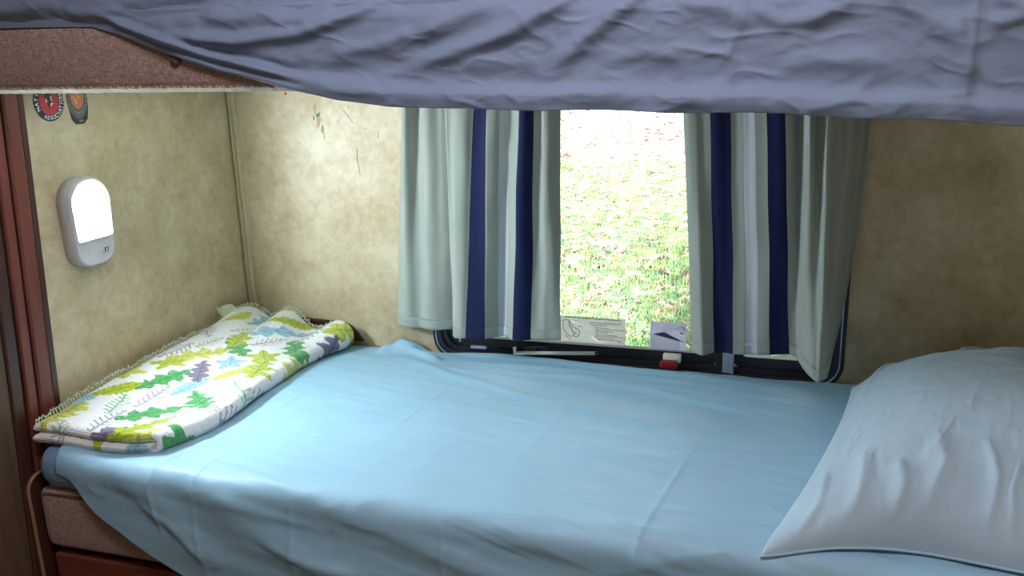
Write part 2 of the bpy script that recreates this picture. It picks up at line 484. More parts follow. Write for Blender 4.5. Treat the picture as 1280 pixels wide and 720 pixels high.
for x0, x1, z in txt:                       # too small in the photo to read: broken strokes
    x = x0
    while x < x1:
        l = rt.uniform(.003, .009); lines.append(ink(x, z, min(x+l, x1), z, .00055)); x += l+.0014
part('small_print', *join(*lines), M['ink'], no, False)
x = .828; hd = []
while x < .955:
    l = rt.uniform(.003, .007); hd.append(ink(x, .1075-(x-.828)*.012, x+l, .1075-(x+l-.828)*.012, .0011)); x += l+.002
part('heading', *join(*hd), M['ink'], no, False)
dr = [(.822, .098), (.832, .101), (.838, .099), (.846, .085), (.858, .078), (.862, .074), (.860, .066), (.856, .060), (.850, .0605), (.846, .064), (.842, .060), (.836, .062), (.828, .070), (.823, .080), (.822, .098)]
dl = [ink(*dr[i], *dr[i+1], .0006) for i in range(len(dr)-1)]
d2 = [(.836, .098), (.838, .086), (.844, .076), (.848, .066)]
dl += [ink(*d2[i], *d2[i+1], .0008) for i in range(len(d2)-1)]
dl += [ink(.846, .071, .850, .066, .0006), ink(.851, .072, .854, .066, .0006), ink(.846, .101, .856, .100, .0005), ink(.858, .0865, .868, .086, .0005), ink(.826, .063, .838, .053, .0005)]
part('line_drawing', *join(*dl), M['ink'], no, False)

# small picture card on the pane
M['card'] = plain('card_print', lin(220, 222, 238), .6); M['card_w'] = plain('card_white', lin(250, 248, 252), .6); M['card_d'] = plain('card_dark', lin(120, 114, 140), .6)
for k in ('card', 'card_w', 'card_d'): translucent(M[k], .75)
cd = thing('picture_card', 'small pale blue card with a dark roof shape on the window pane', 'card', (1.065, .0095, .044))
part('card', *bev_box(1.024, 1.104, .0087, .0098, .0445, .1085, 0), M['card'], cd, False)
part('dark_shape', *prism([(1.030, .080), (1.055, .086), (1.102, .064), (1.075, .070)], lambda a, b, d: (a, d, b), .0080, .0086), M['card_d'], cd, False)
part('pale_area', *prism([(1.027, .078), (1.075, .0695), (1.090, .0665), (1.090, .046), (1.027, .046)], lambda a, b, d: (a, d, b), .0080, .0086), M['card_w'], cd, False)
sp = []
for k in range(16):
    x, z = rt.uniform(1.028, 1.1), rt.uniform(.084, .105); sp.append(prism([(x+rt.uniform(.002, .005)*math.cos(t), z+rt.uniform(.0015, .0035)*math.sin(t)) for t in (0, 1.2, 2.4, 3.8, 5)], lambda a, b, d: (a, d, b), .0081, .0086))
part('speckle', *join(*sp), M['card_w'], cd, False)

# ------------------------------------------------------------------ curtains
rod = thing('curtain_rod', 'thin metal curtain rod above the window', 'rod', (.95, -.07, .615))
part('rod', *tube([(.40, -.055, .62), (1.52, -.055, .62)], .005, 12), M['rod'], rod)
part('bracket', *bev_box(.41, .425, -.062, -.0005, .612, .628, .002), M['rod'], rod)
part('bracket', *bev_box(1.495, 1.51, -.062, -.0005, .612, .628, .002), M['rod'], rod)

def curtain(name, label, keys, hem, stripes, pales, seed, curve=False):
    """keys: (w, x_top, x_bottom, y_top, y_bottom) along the cloth; stripes in w"""
    kw = [k[0] for k in keys]
    nw, nz = 221, 90
    ws = np.linspace(0, 1, nw)
    edges = sorted([e for s in stripes+pales for e in s])
    for e in edges:                                    # snap a column to each stripe edge
        ws[np.argmin(abs(ws-e))] = e
    from_k = lambda i: np.interp(ws, kw, [k[i] for k in keys])
    def smooth(a, n=5):
        p = np.concatenate([np.full(n, a[0]), a, np.full(n, a[-1])]); ker = np.hanning(2*n+1)[1:-1]; ker /= ker.sum()
        m = len(ker)//2; q = np.convolve(np.concatenate([np.full(m, a[0]), a, np.full(m, a[-1])]), ker, 'valid'); return q
    xt, xb, yt, yb = [from_k(i) for i in (1, 2, 3, 4)]
    yt, yb = smooth(yt, 4), smooth(yb, 4)
    hz = np.interp(ws, [h[0] for h in hem], [h[1] for h in hem])
    t = np.linspace(0, 1, nz)[None, :]
    W = ws[:, None]
    e = t**(.9+np.where(curve, 1.3*sstep(.70, .95, W), 0))
    X = xt[:, None]*(1-e)+xb[:, None]*e
    Y = yt[:, None]*(1-e)+yb[:, None]*e
    Z = .632*(1-t)+hz[:, None]*t
    # soft pleats that fade downwards, and gentle waves
    Y = Y+.008*np.sin(W*44+seed)*(1-t)**.7+.008*np.sin(W*26+seed*2+.8*t)*(.45+.55*t)
    Y = Y+.010*fbm(W*6+seed, t*1.6+seed, 2)*t+.0016*noise2(W*20+seed, t*9)
    X = X+.003*noise2(W*5+seed, t*4)
    V = np.stack([X, Y, Z], -1).reshape(-1, 3)
    F = grid_faces(nw, nz)
    mid = (ws[:-1]+ws[1:])/2
    fm = np.zeros(nw-1, int)
    for a, b in stripes: fm[(mid > a) & (mid < b)] = 1
    for a, b in pales: fm[(mid > a) & (mid < b)] = 2
    fm = np.repeat(fm, nz-1)
    r = thing(name, label, 'curtain', (float(X.mean()), float(Y.mean()), float(hz.min())), 'striped curtains at the window')
    o = part('panel', V, F, [M['grey'], M['navy'], M['pale']], r, True, fm)
    so = o.modifiers.new('cloth', 'SOLIDIFY'); so.thickness = .0014; so.offset = 0
    # stitched hem: a slightly thicker band along the bottom
    sel = np.linspace(nz-5, nz-1, 5).astype(int)
    for side, dy in (('room', -.0016), ):
        H = np.stack([X[:, sel], Y[:, sel]+dy, Z[:, sel]-.0004], -1).reshape(-1, 3)
        h = part('hem', H, grid_faces(nw, 5), [M['grey'], M['navy'], M['pale']], r, True, np.repeat(fm[::nz-1], 4))
        h.modifiers.new('cloth', 'SOLIDIFY').thickness = .0008
    return r
curtain('curtain', 'grey curtain with navy stripes left of the open window gap, nearer the lamp',
        [(0, .462, .419, -.012, -.014), (.06, .482, .445, -.040, -.030), (.12, .500, .47, -.020, -.040), (.20, .53, .505, -.050, -.046), (.30, .568, .55, -.050, -.030), (.385, .596, .592, -.010, -.014),
         (.405, .585, .579, -.078, -.078), (.46, .612, .592, -.085, -.09), (.53, .655, .618, -.06, -.075), (.597, .687, .663, -.085, -.088), (.68, .725, .70, -.06, -.072),
         (.755, .762, .730, -.088, -.085), (.825, .788, .771, -.07, -.078), (.91, .812, .803, -.085, -.088), (1, .842, .838, -.07, -.074)],
        [(0, .072), (.385, .072), (.405, .070), (1, .082)], [(.53, .597), (.755, .825)], [(.655, .700)], 1.3)
curtain('curtain', 'grey curtain with navy stripes hanging nearer the pillow',
        [(0, 1.092, 1.126, -.07, -.074), (.07, 1.118, 1.15, -.085, -.09), (.14, 1.146, 1.172, -.068, -.07), (.22, 1.184, 1.212, -.085, -.086), (.30, 1.218, 1.25, -.062, -.07),
         (.375, 1.253, 1.286, -.085, -.08), (.445, 1.286, 1.324, -.078, -.078), (.50, 1.312, 1.340, -.05, -.075), (.57, 1.335, 1.352, -.088, -.09), (.63, 1.348, 1.372, -.055, -.125), (.68, 1.366, 1.385, -.09, -.14),
         (.78, 1.39, 1.398, -.052, -.105), (.88, 1.42, 1.408, -.035, -.06), (1, 1.452, 1.414, -.016, -.022)],
        [(0, .075), (.20, .079), (.445, .083), (.55, .070), (.66, .050), (.80, .052), (.92, .075), (1, .09)], [(.14, .22), (.375, .445)], [(.275, .325)], 4.1, True)

# ------------------------------------------------------------------ the wall lamp
LY, LH = -.496, .052
def stadium(hw, z0, z1, rt_, rb, n=10):
    o = []
    for cy, cz, r, a in ((hw-rt_, z1-rt_, rt_, 0), (-hw+rt_, z1-rt_, rt_, 90), (-hw*.94+rb, z0+rb, rb, 180), (hw*.94-rb, z0+rb, rb, 270)):
        for k in range(n+1):
            t = math.radians(a+90*k/n); o.append((cy+r*math.cos(t), cz+r*math.sin(t)))
    return o
def loft(rings, close0=True, close1=True):
    V = []; F = []; n = len(rings[0])
    for r in rings: V += r
    for i in range(len(rings)-1):
        F += [[i*n+k, i*n+(k+1) % n, (i+1)*n+(k+1) % n, (i+1)*n+k] for k in range(n)]
    if close0: F.append(list(range(n))[::-1])
    if close1: F.append([(len(rings)-1)*n+k for k in range(n)])
    return V, F
def lamp_ring(hw, z0, z1, rt_, rb, d): return [wall_pt(LY+a, b, d) for a, b in stadium(hw, z0, z1, rt_, rb)]
lp = thing('wall_lamp', 'lit white oval lamp mounted on the end wall above the printed blanket', 'lamp', wall_pt(LY, .315, 0))
part('housing', *loft([lamp_ring(LH, .318, .494, .050, .034, .0005), lamp_ring(LH, .318, .494, .050, .034, .022), lamp_ring(LH-.001, .319, .493, .049, .033, .029), lamp_ring(LH-.003, .322, .490, .047, .031, .0312), lamp_ring(LH-.0048, .324, .488, .046, .029, .0300)]), M['lamp_body'], lp)
def dome(s, d): return [wall_pt(LY+a*s, .432+(b-.432)*s+(.0 if b > .4 else 0), d) for a, b in stadium(.0468, .3725, .4876, .0452, .0055)]
part('diffuser', *loft([dome(1, .0296), dome(.99, .0310), dome(.93, .0326), dome(.80, .0340), dome(.5, .0352), dome(.25, .0355)]), M['diffuser'], lp)
baffle_out = [(LY+a, b) for a, b in stadium(.0490, .3703, .4898, .0472, .0075)]; baffle_in = [(LY+a, b) for a, b in stadium(.0468, .3725, .4876, .0452, .0055)]
rv = [wall_pt(a, b, .0295) for a, b in baffle_out]+[wall_pt(a, b, .0336) for a, b in baffle_out]+[wall_pt(a, b, .0336) for a, b in baffle_in]+[wall_pt(a, b, .0295) for a, b in baffle_in]; rn = len(baffle_out)
part('glow_baffle', rv, [[k*rn+i, k*rn+(i+1) % rn, (k+1)*rn+(i+1) % rn, (k+1)*rn+i] for k in range(3) for i in range(rn)], M['lamp_body'], lp)  # added opaque ring, keeps the diffuser's side glow off the housing
part('switch', *join(*[(lambda v, f: ([wall_pt(LY+p[0], p[2], p[1]) for p in v], f))(*bev_box(a, b, .0292, .0325, c, d, .001)) for a, b, c, d in ((.014, .029, .3385, .3535), )]), M['white'], lp)
part('switch_rocker', *(lambda v, f: ([wall_pt(LY+p[0], p[2], p[1]) for p in v], f))(*bev_box(.017, .026, .0320, .0342, .3415, .3505, .0012)), M['dark_alu'], lp)
part('switch_toggle', *(lambda v, f: ([wall_pt(LY+p[0], p[2], p[1]) for p in v], f))(*bev_box(.0185, .0225, .0338, .0355, .3425, .3495, .001)), M['white'], lp)

# ------------------------------------------------------------------ badges stuck to the end wall
def letters(words, cy, cz, ry, rz, size, d, inward):
    """words: (character, angle in degrees); returns one mesh of letters"""
    V = []; F = []
    for ch, ang in words:
        cu = bpy.data.curves.new('t', 'FONT'); cu.body = ch; cu.size = size; cu.align_x = 'CENTER'; cu.align_y = 'CENTER'; cu.extrude = .0002
        cu.resolution_u = 3; cu.offset = size*.025
        ob = bpy.data.objects.new('t', cu); COL.objects.link(ob)
        dg = bpy.context.evaluated_depsgraph_get(); me = bpy.data.meshes.new_from_object(ob.evaluated_get(dg))
        a = math.radians(ang); rot = a+math.pi/2 if inward else a-math.pi/2
        o = len(V)
        for v in me.vertices:
            x, z, e = v.co.x, v.co.y, v.co.z
            yy = cy+ry*math.cos(a)+x*math.cos(rot)-z*math.sin(rot); zz = cz+rz*math.sin(a)+x*math.sin(rot)+z*math.cos(rot)
            V.append(wall_pt(yy, zz, d+e))
        F += [[o+i for i in p.vertices] for p in me.polygons]
        bpy.data.objects.remove(ob); bpy.data.curves.remove(cu); bpy.data.meshes.remove(me)
    return V, F
def oval(cy, cz, ry, rz, d0, d1, n=40): return prism([(cy+ry*math.cos(2*math.pi*k/n), cz+rz*math.sin(2*math.pi*k/n)) for k in range(n)], lambda a, b, d: wall_pt(a, b, d), d0, d1)
c = (-.526, .6405)
bd = thing('badge_sticker', 'round red badge sticker with dark lettered rim on the end wall', 'sticker', wall_pt(c[0], c[1]-.036, 0), 'badge stickers on the end wall')
part('rim', *oval(c[0], c[1], .0345, .0365, .0002, .0012), M['st_dark'], bd, False)
part('centre', *oval(c[0], c[1], .0225, .0245, .0012, .0016), M['st_red'], bd, False)
NAT = [(ch, 203-i*16.5) for i, ch in enumerate('NATIO')]
ASS = [(ch, 244+i*13.2) for i, ch in enumerate('ASSOCIATION')]
part('lettering', *join(letters(NAT, c[0], c[1], .0285, .0305, .0108, .0016, False), letters(ASS, c[0], c[1], .0285, .0305, .0108, .0016, True)), M['st_white'], bd, False)
bird = [(-.011, .010), (-.006, .016), (.001, .018), (.006, .016), (.004, .006), (.010, -.001), (.004, -.003), (.0, -.008), (-.001, -.014), (-.004, -.008), (-.003, -.002), (-.010, .002), (-.004, .006)]
part('emblem', *prism([(c[0]+a, c[1]+b) for a, b in bird], lambda a, b, d: wall_pt(a, b, d), .0016, .0019), M['st_dark'], bd, False)
part('emblem_light', *join(*[prism([(c[0]+a, c[1]+b) for a, b in P], lambda a, b, d: wall_pt(a, b, d), .0019, .0022) for P in
     ([(-.0085, .002), (-.005, .005), (-.004, .001), (-.007, -.001)], [(.004, .010), (.0065, .009), (.006, .003), (.008, -.0), (.0045, .001)], [(.002, -.004), (.0095, -.002), (.006, -.006), (.003, -.009)])]), M['st_white'], bd, False)
c2 = (-.4585, .642)
bd2 = thing('badge_sticker', 'oval grey badge sticker with an orange centre on the end wall', 'sticker', wall_pt(c2[0], c2[1]-.052, 0), 'badge stickers on the end wall')
part('tab', *prism([(c2[0]+a, c2[1]+b) for a, b in ((-.023, -.015), (-.019, -.040), (-.010, -.050), (.010, -.050), (.020, -.041), (.025, -.020), (.0255, .02), (-.02, .02))], lambda a, b, d: wall_pt(a, b, d), .0002, .0010), M['st_dark'], bd2, False)
part('rim', *oval(c2[0], c2[1], .0255, .0400, .0010, .0014), M['st_grey'], bd2, False)
part('centre', *oval(c2[0], c2[1]+.004, .0165, .0245, .0014, .0018), M['st_orange'], bd2, False)
rb = random.Random(9)
part('emblem', *join(*[oval(c2[0]+rb.uniform(-.009, .009), c2[1]+.004+rb.uniform(-.015, .012), rb.uniform(.0015, .004), rb.uniform(.002, .004), .0018, .0021, 9) for k in range(9)]), M['st_tan'], bd2, False)
mk = []
for k in range(15):                                   # unreadable raised marks round the rim
    a = math.radians(150+k*17.5); yy, zz = c2[0]+.0208*math.cos(a), c2[1]+.002+.031*math.sin(a)
    mk.append(prism([(yy-.0011, zz-.002), (yy+.0012, zz-.0018), (yy+.0010, zz+.002), (yy-.0006, zz+.0018)], lambda p, q, d: wall_pt(p, q, d), .0014, .0018))
mk += [prism([(c2[0]+a, c2[1]-.0455), (c2[0]+a+.004, c2[1]-.0455), (c2[0]+a+.003, c2[1]-.041), (c2[0]+a+.001, c2[1]-.041)], lambda p, q, d: wall_pt(p, q, d), .0010, .0014) for a in (-.002, .004)]
part('rim_marks', *join(*mk), plain('badge_marks', lin(150, 156, 152), .5), bd2, False)

# ------------------------------------------------------------------ lower bunk
bb = thing('bunk_cabinet', 'dark wood bunk base cabinet with a cherry drawer front under the lower bunk', 'cabinet', (.95, -.36, ZF))
part('body', *bev_box(-.020, 1.945, -.690, -.003, ZF+.001, -.192, .002), M['dark_wood'], bb, False)
def drawer(x0, x1):
    d = part('drawer', *bev_box(x0, x1, -.712, -.6905, ZF+.06, -.205, .004, 3), M['cherry_x'], bb)
    # recessed panel lines: a raised inner field
    part('drawer_panel', *bev_box(x0+.05, x1-.05, -.716, -.7115, ZF+.10, -.245, .003, 2), M['cherry_x'], d)
    kx = (x0+x1)/2
    part('drawer_pull', *join(tube([(kx, -.716, -.36), (kx, -.732, -.36)], [.005, .006], 12), tube([(kx, -.731, -.36), (kx, -.742, -.36)], [.013, .010], 14)), M['alu'], d)
drawer(-.018, .93); drawer(.955, 1.925)

# bed-end board with a light banded, rounded front corner
pts = [(-.60, -.040)]
for k in range(9):
    a = math.radians(90+90*k/8); pts.append((-.700+.031*math.cos(a), -.071+.031*math.sin(a)))
pts += [(-.731, -.58)]
eb = thing('bed_end_board', 'low brown board with rounded light edge band at the bunk foot', 'board', wall_pt(-.67, -.59, 0))
poly = pts+[(-.60, -.58)]
part('board', *prism(poly, lambda a, b, d: wall_pt(a, b, d), .0095, .0130), M['dark_wood'], eb, False)
V = []; F = []
for i, (a, b) in enumerate(pts):
    if i == 0: nrm = (0, 1)
    elif i == len(pts)-1: nrm = (-1, 0)
    else:
        t = math.radians(90+90*(i-1)/8); nrm = (math.cos(t), math.sin(t))
    V += [wall_pt(a-nrm[0]*.002, b-nrm[1]*.002, .0092), wall_pt(a+nrm[0]*.0025, b+nrm[1]*.0025, .0096), wall_pt(a+nrm[0]*.0025, b+nrm[1]*.0025, .0170), wall_pt(a-nrm[0]*.002, b-nrm[1]*.002, .0174)]
for i in range(len(pts)-1):
    for k in range(4): F.append([i*4+k, i*4+(k+1) % 4, (i+1)*4+(k+1) % 4, (i+1)*4+k])
part('edge_band', V, F, M['band'], eb)

def soft_box(x0, x1, y0, y1, z0, z1, r, nx=120, bulge=.006, wob=.002, seed=0., skew=True):
    """upholstered block: rounded section swept along x, slightly crowned"""
    sec = []
    for cy, cz, a in ((y1-r, z1-r, 0), (y0+r, z1-r, 90), (y0+r, z0+r, 180), (y1-r, z0+r, 270)):
        for k in range(7):
            t = math.radians(a+90*k/6); sec.append((cy+r*math.cos(t), cz+r*math.sin(t)))
    # subdivide the straight runs
    S = []
    for i, p in enumerate(sec):
        S.append(p); q = sec[(i+1) % len(sec)]
        L = math.hypot(q[0]-p[0], q[1]-p[1])
        m = int(L/.02)
        for k in range(1, m): S.append((p[0]+(q[0]-p[0])*k/m, p[1]+(q[1]-p[1])*k/m))
    S = np.array(S); cy, cz = (y0+y1)/2, (z0+z1)/2
    xs = np.concatenate([[0, 0, .15, .5, 1.2], np.linspace(2.5, nx-2.5, nx-6), [nx-1.2, nx-.5, nx-.15, nx, nx]])/nx
    V = []
    for i, u in enumerate(xs):
        e = 1.0
        de = min(i, len(xs)-1-i)
        inset = [.5*(z1-z0), r, r*.45, r*.15, 0][de] if de < 5 else 0
        for y, z in S:
            hy = (y-cy)/((y1-y0)/2); hz = (z-cz)/((z1-z0)/2)
            yy = cy+(y-cy)*(1-inset/((y1-y0)/2)); zz = cz+(z-cz)*(1-inset/((z1-z0)/2)*(1 if de > 0 else 1))
            f = (1-min(1, abs(hz))**4)*np.sign(hy)*(abs(hy) > .9)
            yy += bulge*f+wob*float(noise2(u*14+seed, z*12+seed))*(abs(hy) > .9)
            xx = x0+(x1-x0)*u
            if skew: xx += K*(yy-y0)*(1-u)
            V.append((xx, yy, zz))
    n = len(S); m = len(xs)
    F = [[i*n+k, (i+1)*n+k, (i+1)*n+(k+1) % n, i*n+(k+1) % n] for i in range(m-1) for k in range(n)]
    F += [list(range(n)), [(m-1)*n+k for k in range(n)][::-1]]
    return V, F
cush = thing('bunk_cushion', 'brown woven bunk cushion under the blue sheet, above the cherry drawer', 'cushion', (.95, -.36, -.19))
part('cover', *soft_box(-.028, 1.94, -.712, -.012, -.190, -.066, .010, bulge=.004), M['tweed'], cush)
pip = [(-.028+K*0+.012+1.92*t, -.7135, -.0745) for t in np.linspace(0, 1, 60)]
part('piping', *tube(pip, .0028, 8), M['button'], cush)

def bed_rise(x):                        # the foot end of the mattress sits a little higher
    return .030*(1-sstep(-.03, .16, x))
def mattress(x0, x1, y0, y1, z0, z1, r, nx=130):
    V, F = soft_box(x0, x1, y0, y1, z0, z1, r, nx, .001, .002, 3.)
    V = np.array(V); h = np.clip((V[:, 2]-z0)/(z1-z0), 0, 1)
    V[:, 2] += bed_rise(V[:, 0])*h
    return V, F
mt = thing('mattress', 'blue fitted thin mattress with a rounded end, on the lower brown cushion', 'mattress', (.95, -.36, -.065))
part('fitted_cover', *mattress(-.012, 1.935, -.7215, -.030, -.0655, -.008, .0280), M['under'], mt)

# ---- the flat sheet over it
def bed_sheet():
    nx = 520
    xs = np.linspace(.035, 1.93, nx)
    flat = np.linspace(-.012, -.690, 190); arc = np.linspace(0, 1, 22)[1:]; drop = np.linspace(0, 1, 70)[1:]
    R_ = .036
    X, Y, Z, NX_, NY_, NZ_ = [], [], [], [], [], []
    hx = [.0, .07, .085, .115, .165, .235, .31, .38, .46, .6, .8, 1.95]
    hd = [.0, .005, .03, .056, .082, .125, .158, .172, .19, .225, .26, .29]
    D = np.interp(xs, hx, hd)
    D = np.convolve(np.pad(D, 6, 'edge'), np.hanning(13)/np.hanning(13).sum(), 'valid')
    rows = []
    for y in flat: rows.append((np.full(nx, y), np.zeros(nx), 0., 1.))
    for a in arc:
        t = a*math.pi/2; rows.append((np.full(nx, -.690-R_*math.sin(t)), np.full(nx, -R_*(1-math.cos(t))), -math.sin(t), math.cos(t)))
    for d in drop:
        dd = D*d
        rows.append((-.690-R_-.010*sstep(0, .12, dd)-.012*d*d*sstep(.3, .9, xs)*0, -R_-np.maximum(0, dd), -1., 0.))
    Y = np.stack([r[0] for r in rows], 1); Z = np.stack([r[1] for r in rows], 1)
    ny = np.array([r[2] for r in rows])[None, :]; nz = np.array([r[3] for r in rows])[None, :]
    X = np.repeat(xs[:, None], len(rows), 1)
    # the hanging left edge leans in, following the cut of the hem
    S = np.where(nz == 1., -Y, 0); S = np.where(nz < 1., .690+R_*np.pi/2*np.minimum(1, np.arcsin(np.clip(-ny, 0, 1))/(np.pi/2)), S)+np.where(nz == 0, -(Z+R_), 0)
    yb = -S                                                 # flattened cloth coordinate, negative to the front
    h = .0026*fbm(X*5, yb*9+3, 3)+.0022*noise2(X*7+yb*10, yb*38+X*8)+.0012*noise2(X*16-yb*9, yb*70+X*14)*sstep(.7, 1.0, X)
    h = h+.0030*crinkle(X*4+yb*4, yb*15+X*2, 2)*sstep(.55, 1.0, X)*sstep(.2, .3, S)+.0022*crinkle(X*6-yb*5+9, yb*9+X*2, 2)*sstep(.62, .72, S)
    # long pull lines along the back edge
    for pts, w, hh in (([(.46, -.012), (.817, -.020), (1.098, -.050), (1.445, -.088)], .010, .006), ([(.794, -.096), (1.027, -.143), (1.197, -.199), (1.365, -.249)], .014, .006),
                       ([(.402, -.036), (.593, -.147), (.845, -.252), (1.053, -.305), (1.207, -.324)], .020, .004), ([(.556, -.06), (1.012, -.075), (1.40, -.115)], .009, .005),
                       ([(.70, -.10), (1.0, -.12), (1.45, -.17)], .010, .005), ([(.95, -.14), (1.2, -.155), (1.48, -.205)], .008, .0045), ([(.5, -.09), (.7, -.135), (.95, -.18), (1.2, -.235)], .012, .003),
                       ([(.40, -.02), (.46, -.03), (.56, -.075)], .014, .008), ([(.36, -.05), (.42, -.02), (.50, -.012)], .010, .010),
                       ([(.935, -.314), (1.03, -.34), (1.15, -.37)], .008, .003), ([(.90, -.36), (1.103, -.395), (1.22, -.40)], .009, .003), ([(.927, -.445), (1.156, -.517)], .012, .003),
                       ([(.88, -.40), (1.05, -.45), (1.25, -.47)], .010, .0028), ([(.75, -.33), (.9, -.37), (1.0, -.385)], .008, .0022), ([(1.05, -.36), (1.2, -.375), (1.36, -.37)], .008, .003), ([(1.1, -.43), (1.25, -.435), (1.38, -.45)], .010, .003)):
        h = h+ridge(X, yb, pts, w*.75, hh*1.75)
    # ironing creases
    for pts, w, hh in (([(.622, -.214), (.588, -.454)], .003, .0016), ([(.907, -.189), (.869, -.509)], .003, .0016), ([(1.181, -.294), (1.115, -.724), (1.10, -.95)], .004, .0022),
                       ([(.322, -.259), (.32, -.5), (.33, -.80), (.36, -.93)], .004, .0018), ([(1.12, -.630), (1.40, -.625)], .004, .003), ([(.25, -.62), (.24, -.74), (.265, -.84)], .005, .0035), ([(.52, -.70), (.53, -.92)], .004, .002), ([(.80, -.68), (.80, -1.0)], .004, .002)):
        h = h+crease(X, yb, pts, w, hh)
    # broad slack folds on the hanging front
    for pts, w, hh in (([(.30, -.72), (.50, -.80), (.75, -.92)], .030, .008), ([(.12, -.70), (.25, -.76), (.40, -.88)], .022, .006), ([(.50, -.70), (.80, -.78), (1.1, -.86)], .028, .007),
                       ([(.36, -.735), (.45, -.75), (.6, -.77)], .010, .004), ([(.20, -.76), (.28, -.80), (.36, -.87)], .010, .004), ([(.85, -.72), (1.2, -.765)], .022, .005), ([(.45, -.80), (.55, -.83), (.68, -.84)], .010, .004)):
        h = h+ridge(X, yb, pts, w, hh)
    h = h+.0035*noise2(X*8+yb*5, yb*10)*sstep(.66, .78, S)
    h = np.where(nz < .999, np.maximum(h, -.001), h)
    Z = Z+bed_rise(X)*(1-sstep(0, .07, -Z)*.3)+.0045*(1-np.exp(-((X-.9)/.8)**2))*0
    back_up = .007*np.exp(-((X-.43)/.06)**2)*(1-sstep(.0, .05, S))
    Z = Z+back_up
    Y = Y+h*ny; Z = Z+h*nz+.003*nz
    Y = np.minimum(Y, -.0125)
    V = np.stack([X, Y, Z], -1).reshape(-1, 3)
    return V, grid_faces(nx, len(rows)), nx, len(rows)
V, F, nx_, nr_ = bed_sheet()
bs = mesh_obj('bed_sheet', V, F, M['sheet'])
sm = bs.modifiers.new('cloth', 'SOLIDIFY'); sm.thickness = .0012; sm.offset = 0
tag(bs, 'rumpled light blue bed sheet spread over the lower bunk', 'sheet')

# ------------------------------------------------------------------ folded printed blanket
GX = np.array([[-.014, .067, .125, .194], [-.006, .066, .154, .236], [.003, .096, .164, .236], [.012, .094, .163, .239], [.024, .075, .160, .280]])
GY = np.array([[-.712, -.690, -.678, -.650], [-.581, -.549, -.535, -.525], [-.450, -.433, -.393, -.358], [-.308, -.271, -.220, -.168], [-.13, -.036, -.034, -.036]])
GT = np.array([[.064, .052, .046, .036], [.080, .058, .048, .040], [.086, .074, .056, .042], [.094, .080, .062, .044], [.098, .088, .074, .056]])
def catmull(P, t):
    n = len(P); x = t*(n-1); i = np.clip(np.floor(x).astype(int), 0, n-2); f = (x-i)
    g = lambda k: P[np.clip(k, 0, n-1)]
    p0, p1, p2, p3 = g(i-1), g(i), g(i+1), g(i+2)
    p0 = np.where((i == 0)[(...,)+(None,)*(P.ndim-1)], 2*p1-p2, p0); p3 = np.where((i == n-2)[(...,)+(None,)*(P.ndim-1)], 2*p2-p1, p3)
    f = f[(...,)+(None,)*(P.ndim-1)]
    return .5*(2*p1+(-p0+p2)*f+(2*p0-5*p1+4*p2-p3)*f*f+(-p0+3*p1-3*p2+p3)*f**3)
def net(G, s, t):                                  # s, t flat arrays of the same grid axes
    rows = catmull(G, t)                           # nt x 4
    return catmull(rows.T.copy(), s).T             # nt x ns
LIME, GREEN, BLUE, PURP, YEL, WHITE, DEEP = [np.array(lin(*c)[:3]) for c in ((176, 196, 34), (74, 164, 92), (158, 204, 226), (126, 118, 146), (206, 214, 96), (240, 243, 243), (44, 104, 66))]
def leaf_print(a, b):
    """cloth colours at blanket coordinates a, b in metres"""
    C = np.repeat(WHITE[None, :], a.size, 0).reshape(a.shape+(3,)).copy()
    r = random.Random(21); k = 0
    cols = [LIME, GREEN, LIME, BLUE, YEL, PURP, LIME, BLUE, GREEN, YEL]
    step = .080
    i = 0; bb_ = -.02
    while bb_ < .80:
        aa_ = -.02+(i % 2)*step*.5
        while aa_ < .62:
            cx, cy = aa_+r.uniform(-.012, .012), bb_+r.uniform(-.012, .012); ang = r.choice([.9, 1.2, 1.5, 2.0, 4.4, 4.9])+r.uniform(-.3, .3)
            typ = ['oak', 'fern', 'oval', 'oak', 'maple', 'oak', 'fern'][k % 7]; col = cols[k % len(cols)]; k += 1
            L = r.uniform(.044, .056)*(1.15 if typ == 'oak' else .9)
            m = (abs(a-cx) < .09) & (abs(b-cy) < .09)
            if m.any():
                dx, dy = a[m]-cx, b[m]-cy
                u = (dx*math.cos(ang)+dy*math.sin(ang))/L; v = (-dx*math.sin(ang)+dy*math.cos(ang))/L
                q = np.clip(1-u*u, 0, 1)
                if typ == 'oak': w = q**.55*(.34+.13*np.cos(u*12.5+.5*np.sign(v))+.05*np.cos(u*31))*(1.05-.35*u)
                elif typ == 'oval': w = .40*q**.75*(.90+.10*np.cos(u*30))
                elif typ == 'maple':
                    th = np.arctan2(v, u); rr_ = np.hypot(u, v); w = np.where(rr_ < .45+.42*abs(np.cos(2.5*th))**2.2, 9, -1)
                if typ == 'fern':
                    c_ = GREEN if k % 2 else PURP
                    ins = ((abs(v) < .045) & (abs(u) < 1)) | ((abs(v) < .42*np.clip(1-u*u*.8, 0, 1)) & (np.mod(u-abs(v)*.9, .26) < .085) & (abs(u) < .95))
                    Cm = C[m]; Cm[ins] = c_*.75+.25*WHITE; C[m] = Cm
                else:
                    ins = (abs(v) < w) & (abs(u) < 1.02)
                    Cm = C[m]; Cm[ins] = col
                    vein = ins & ((abs(v) < .030) | ((np.mod(u-abs(v)*.8, .3) < .045)))
                    Cm[vein] = col*.62
                    C[m] = Cm
            aa_ += step
        bb_ += step*.80; i += 1
    return C
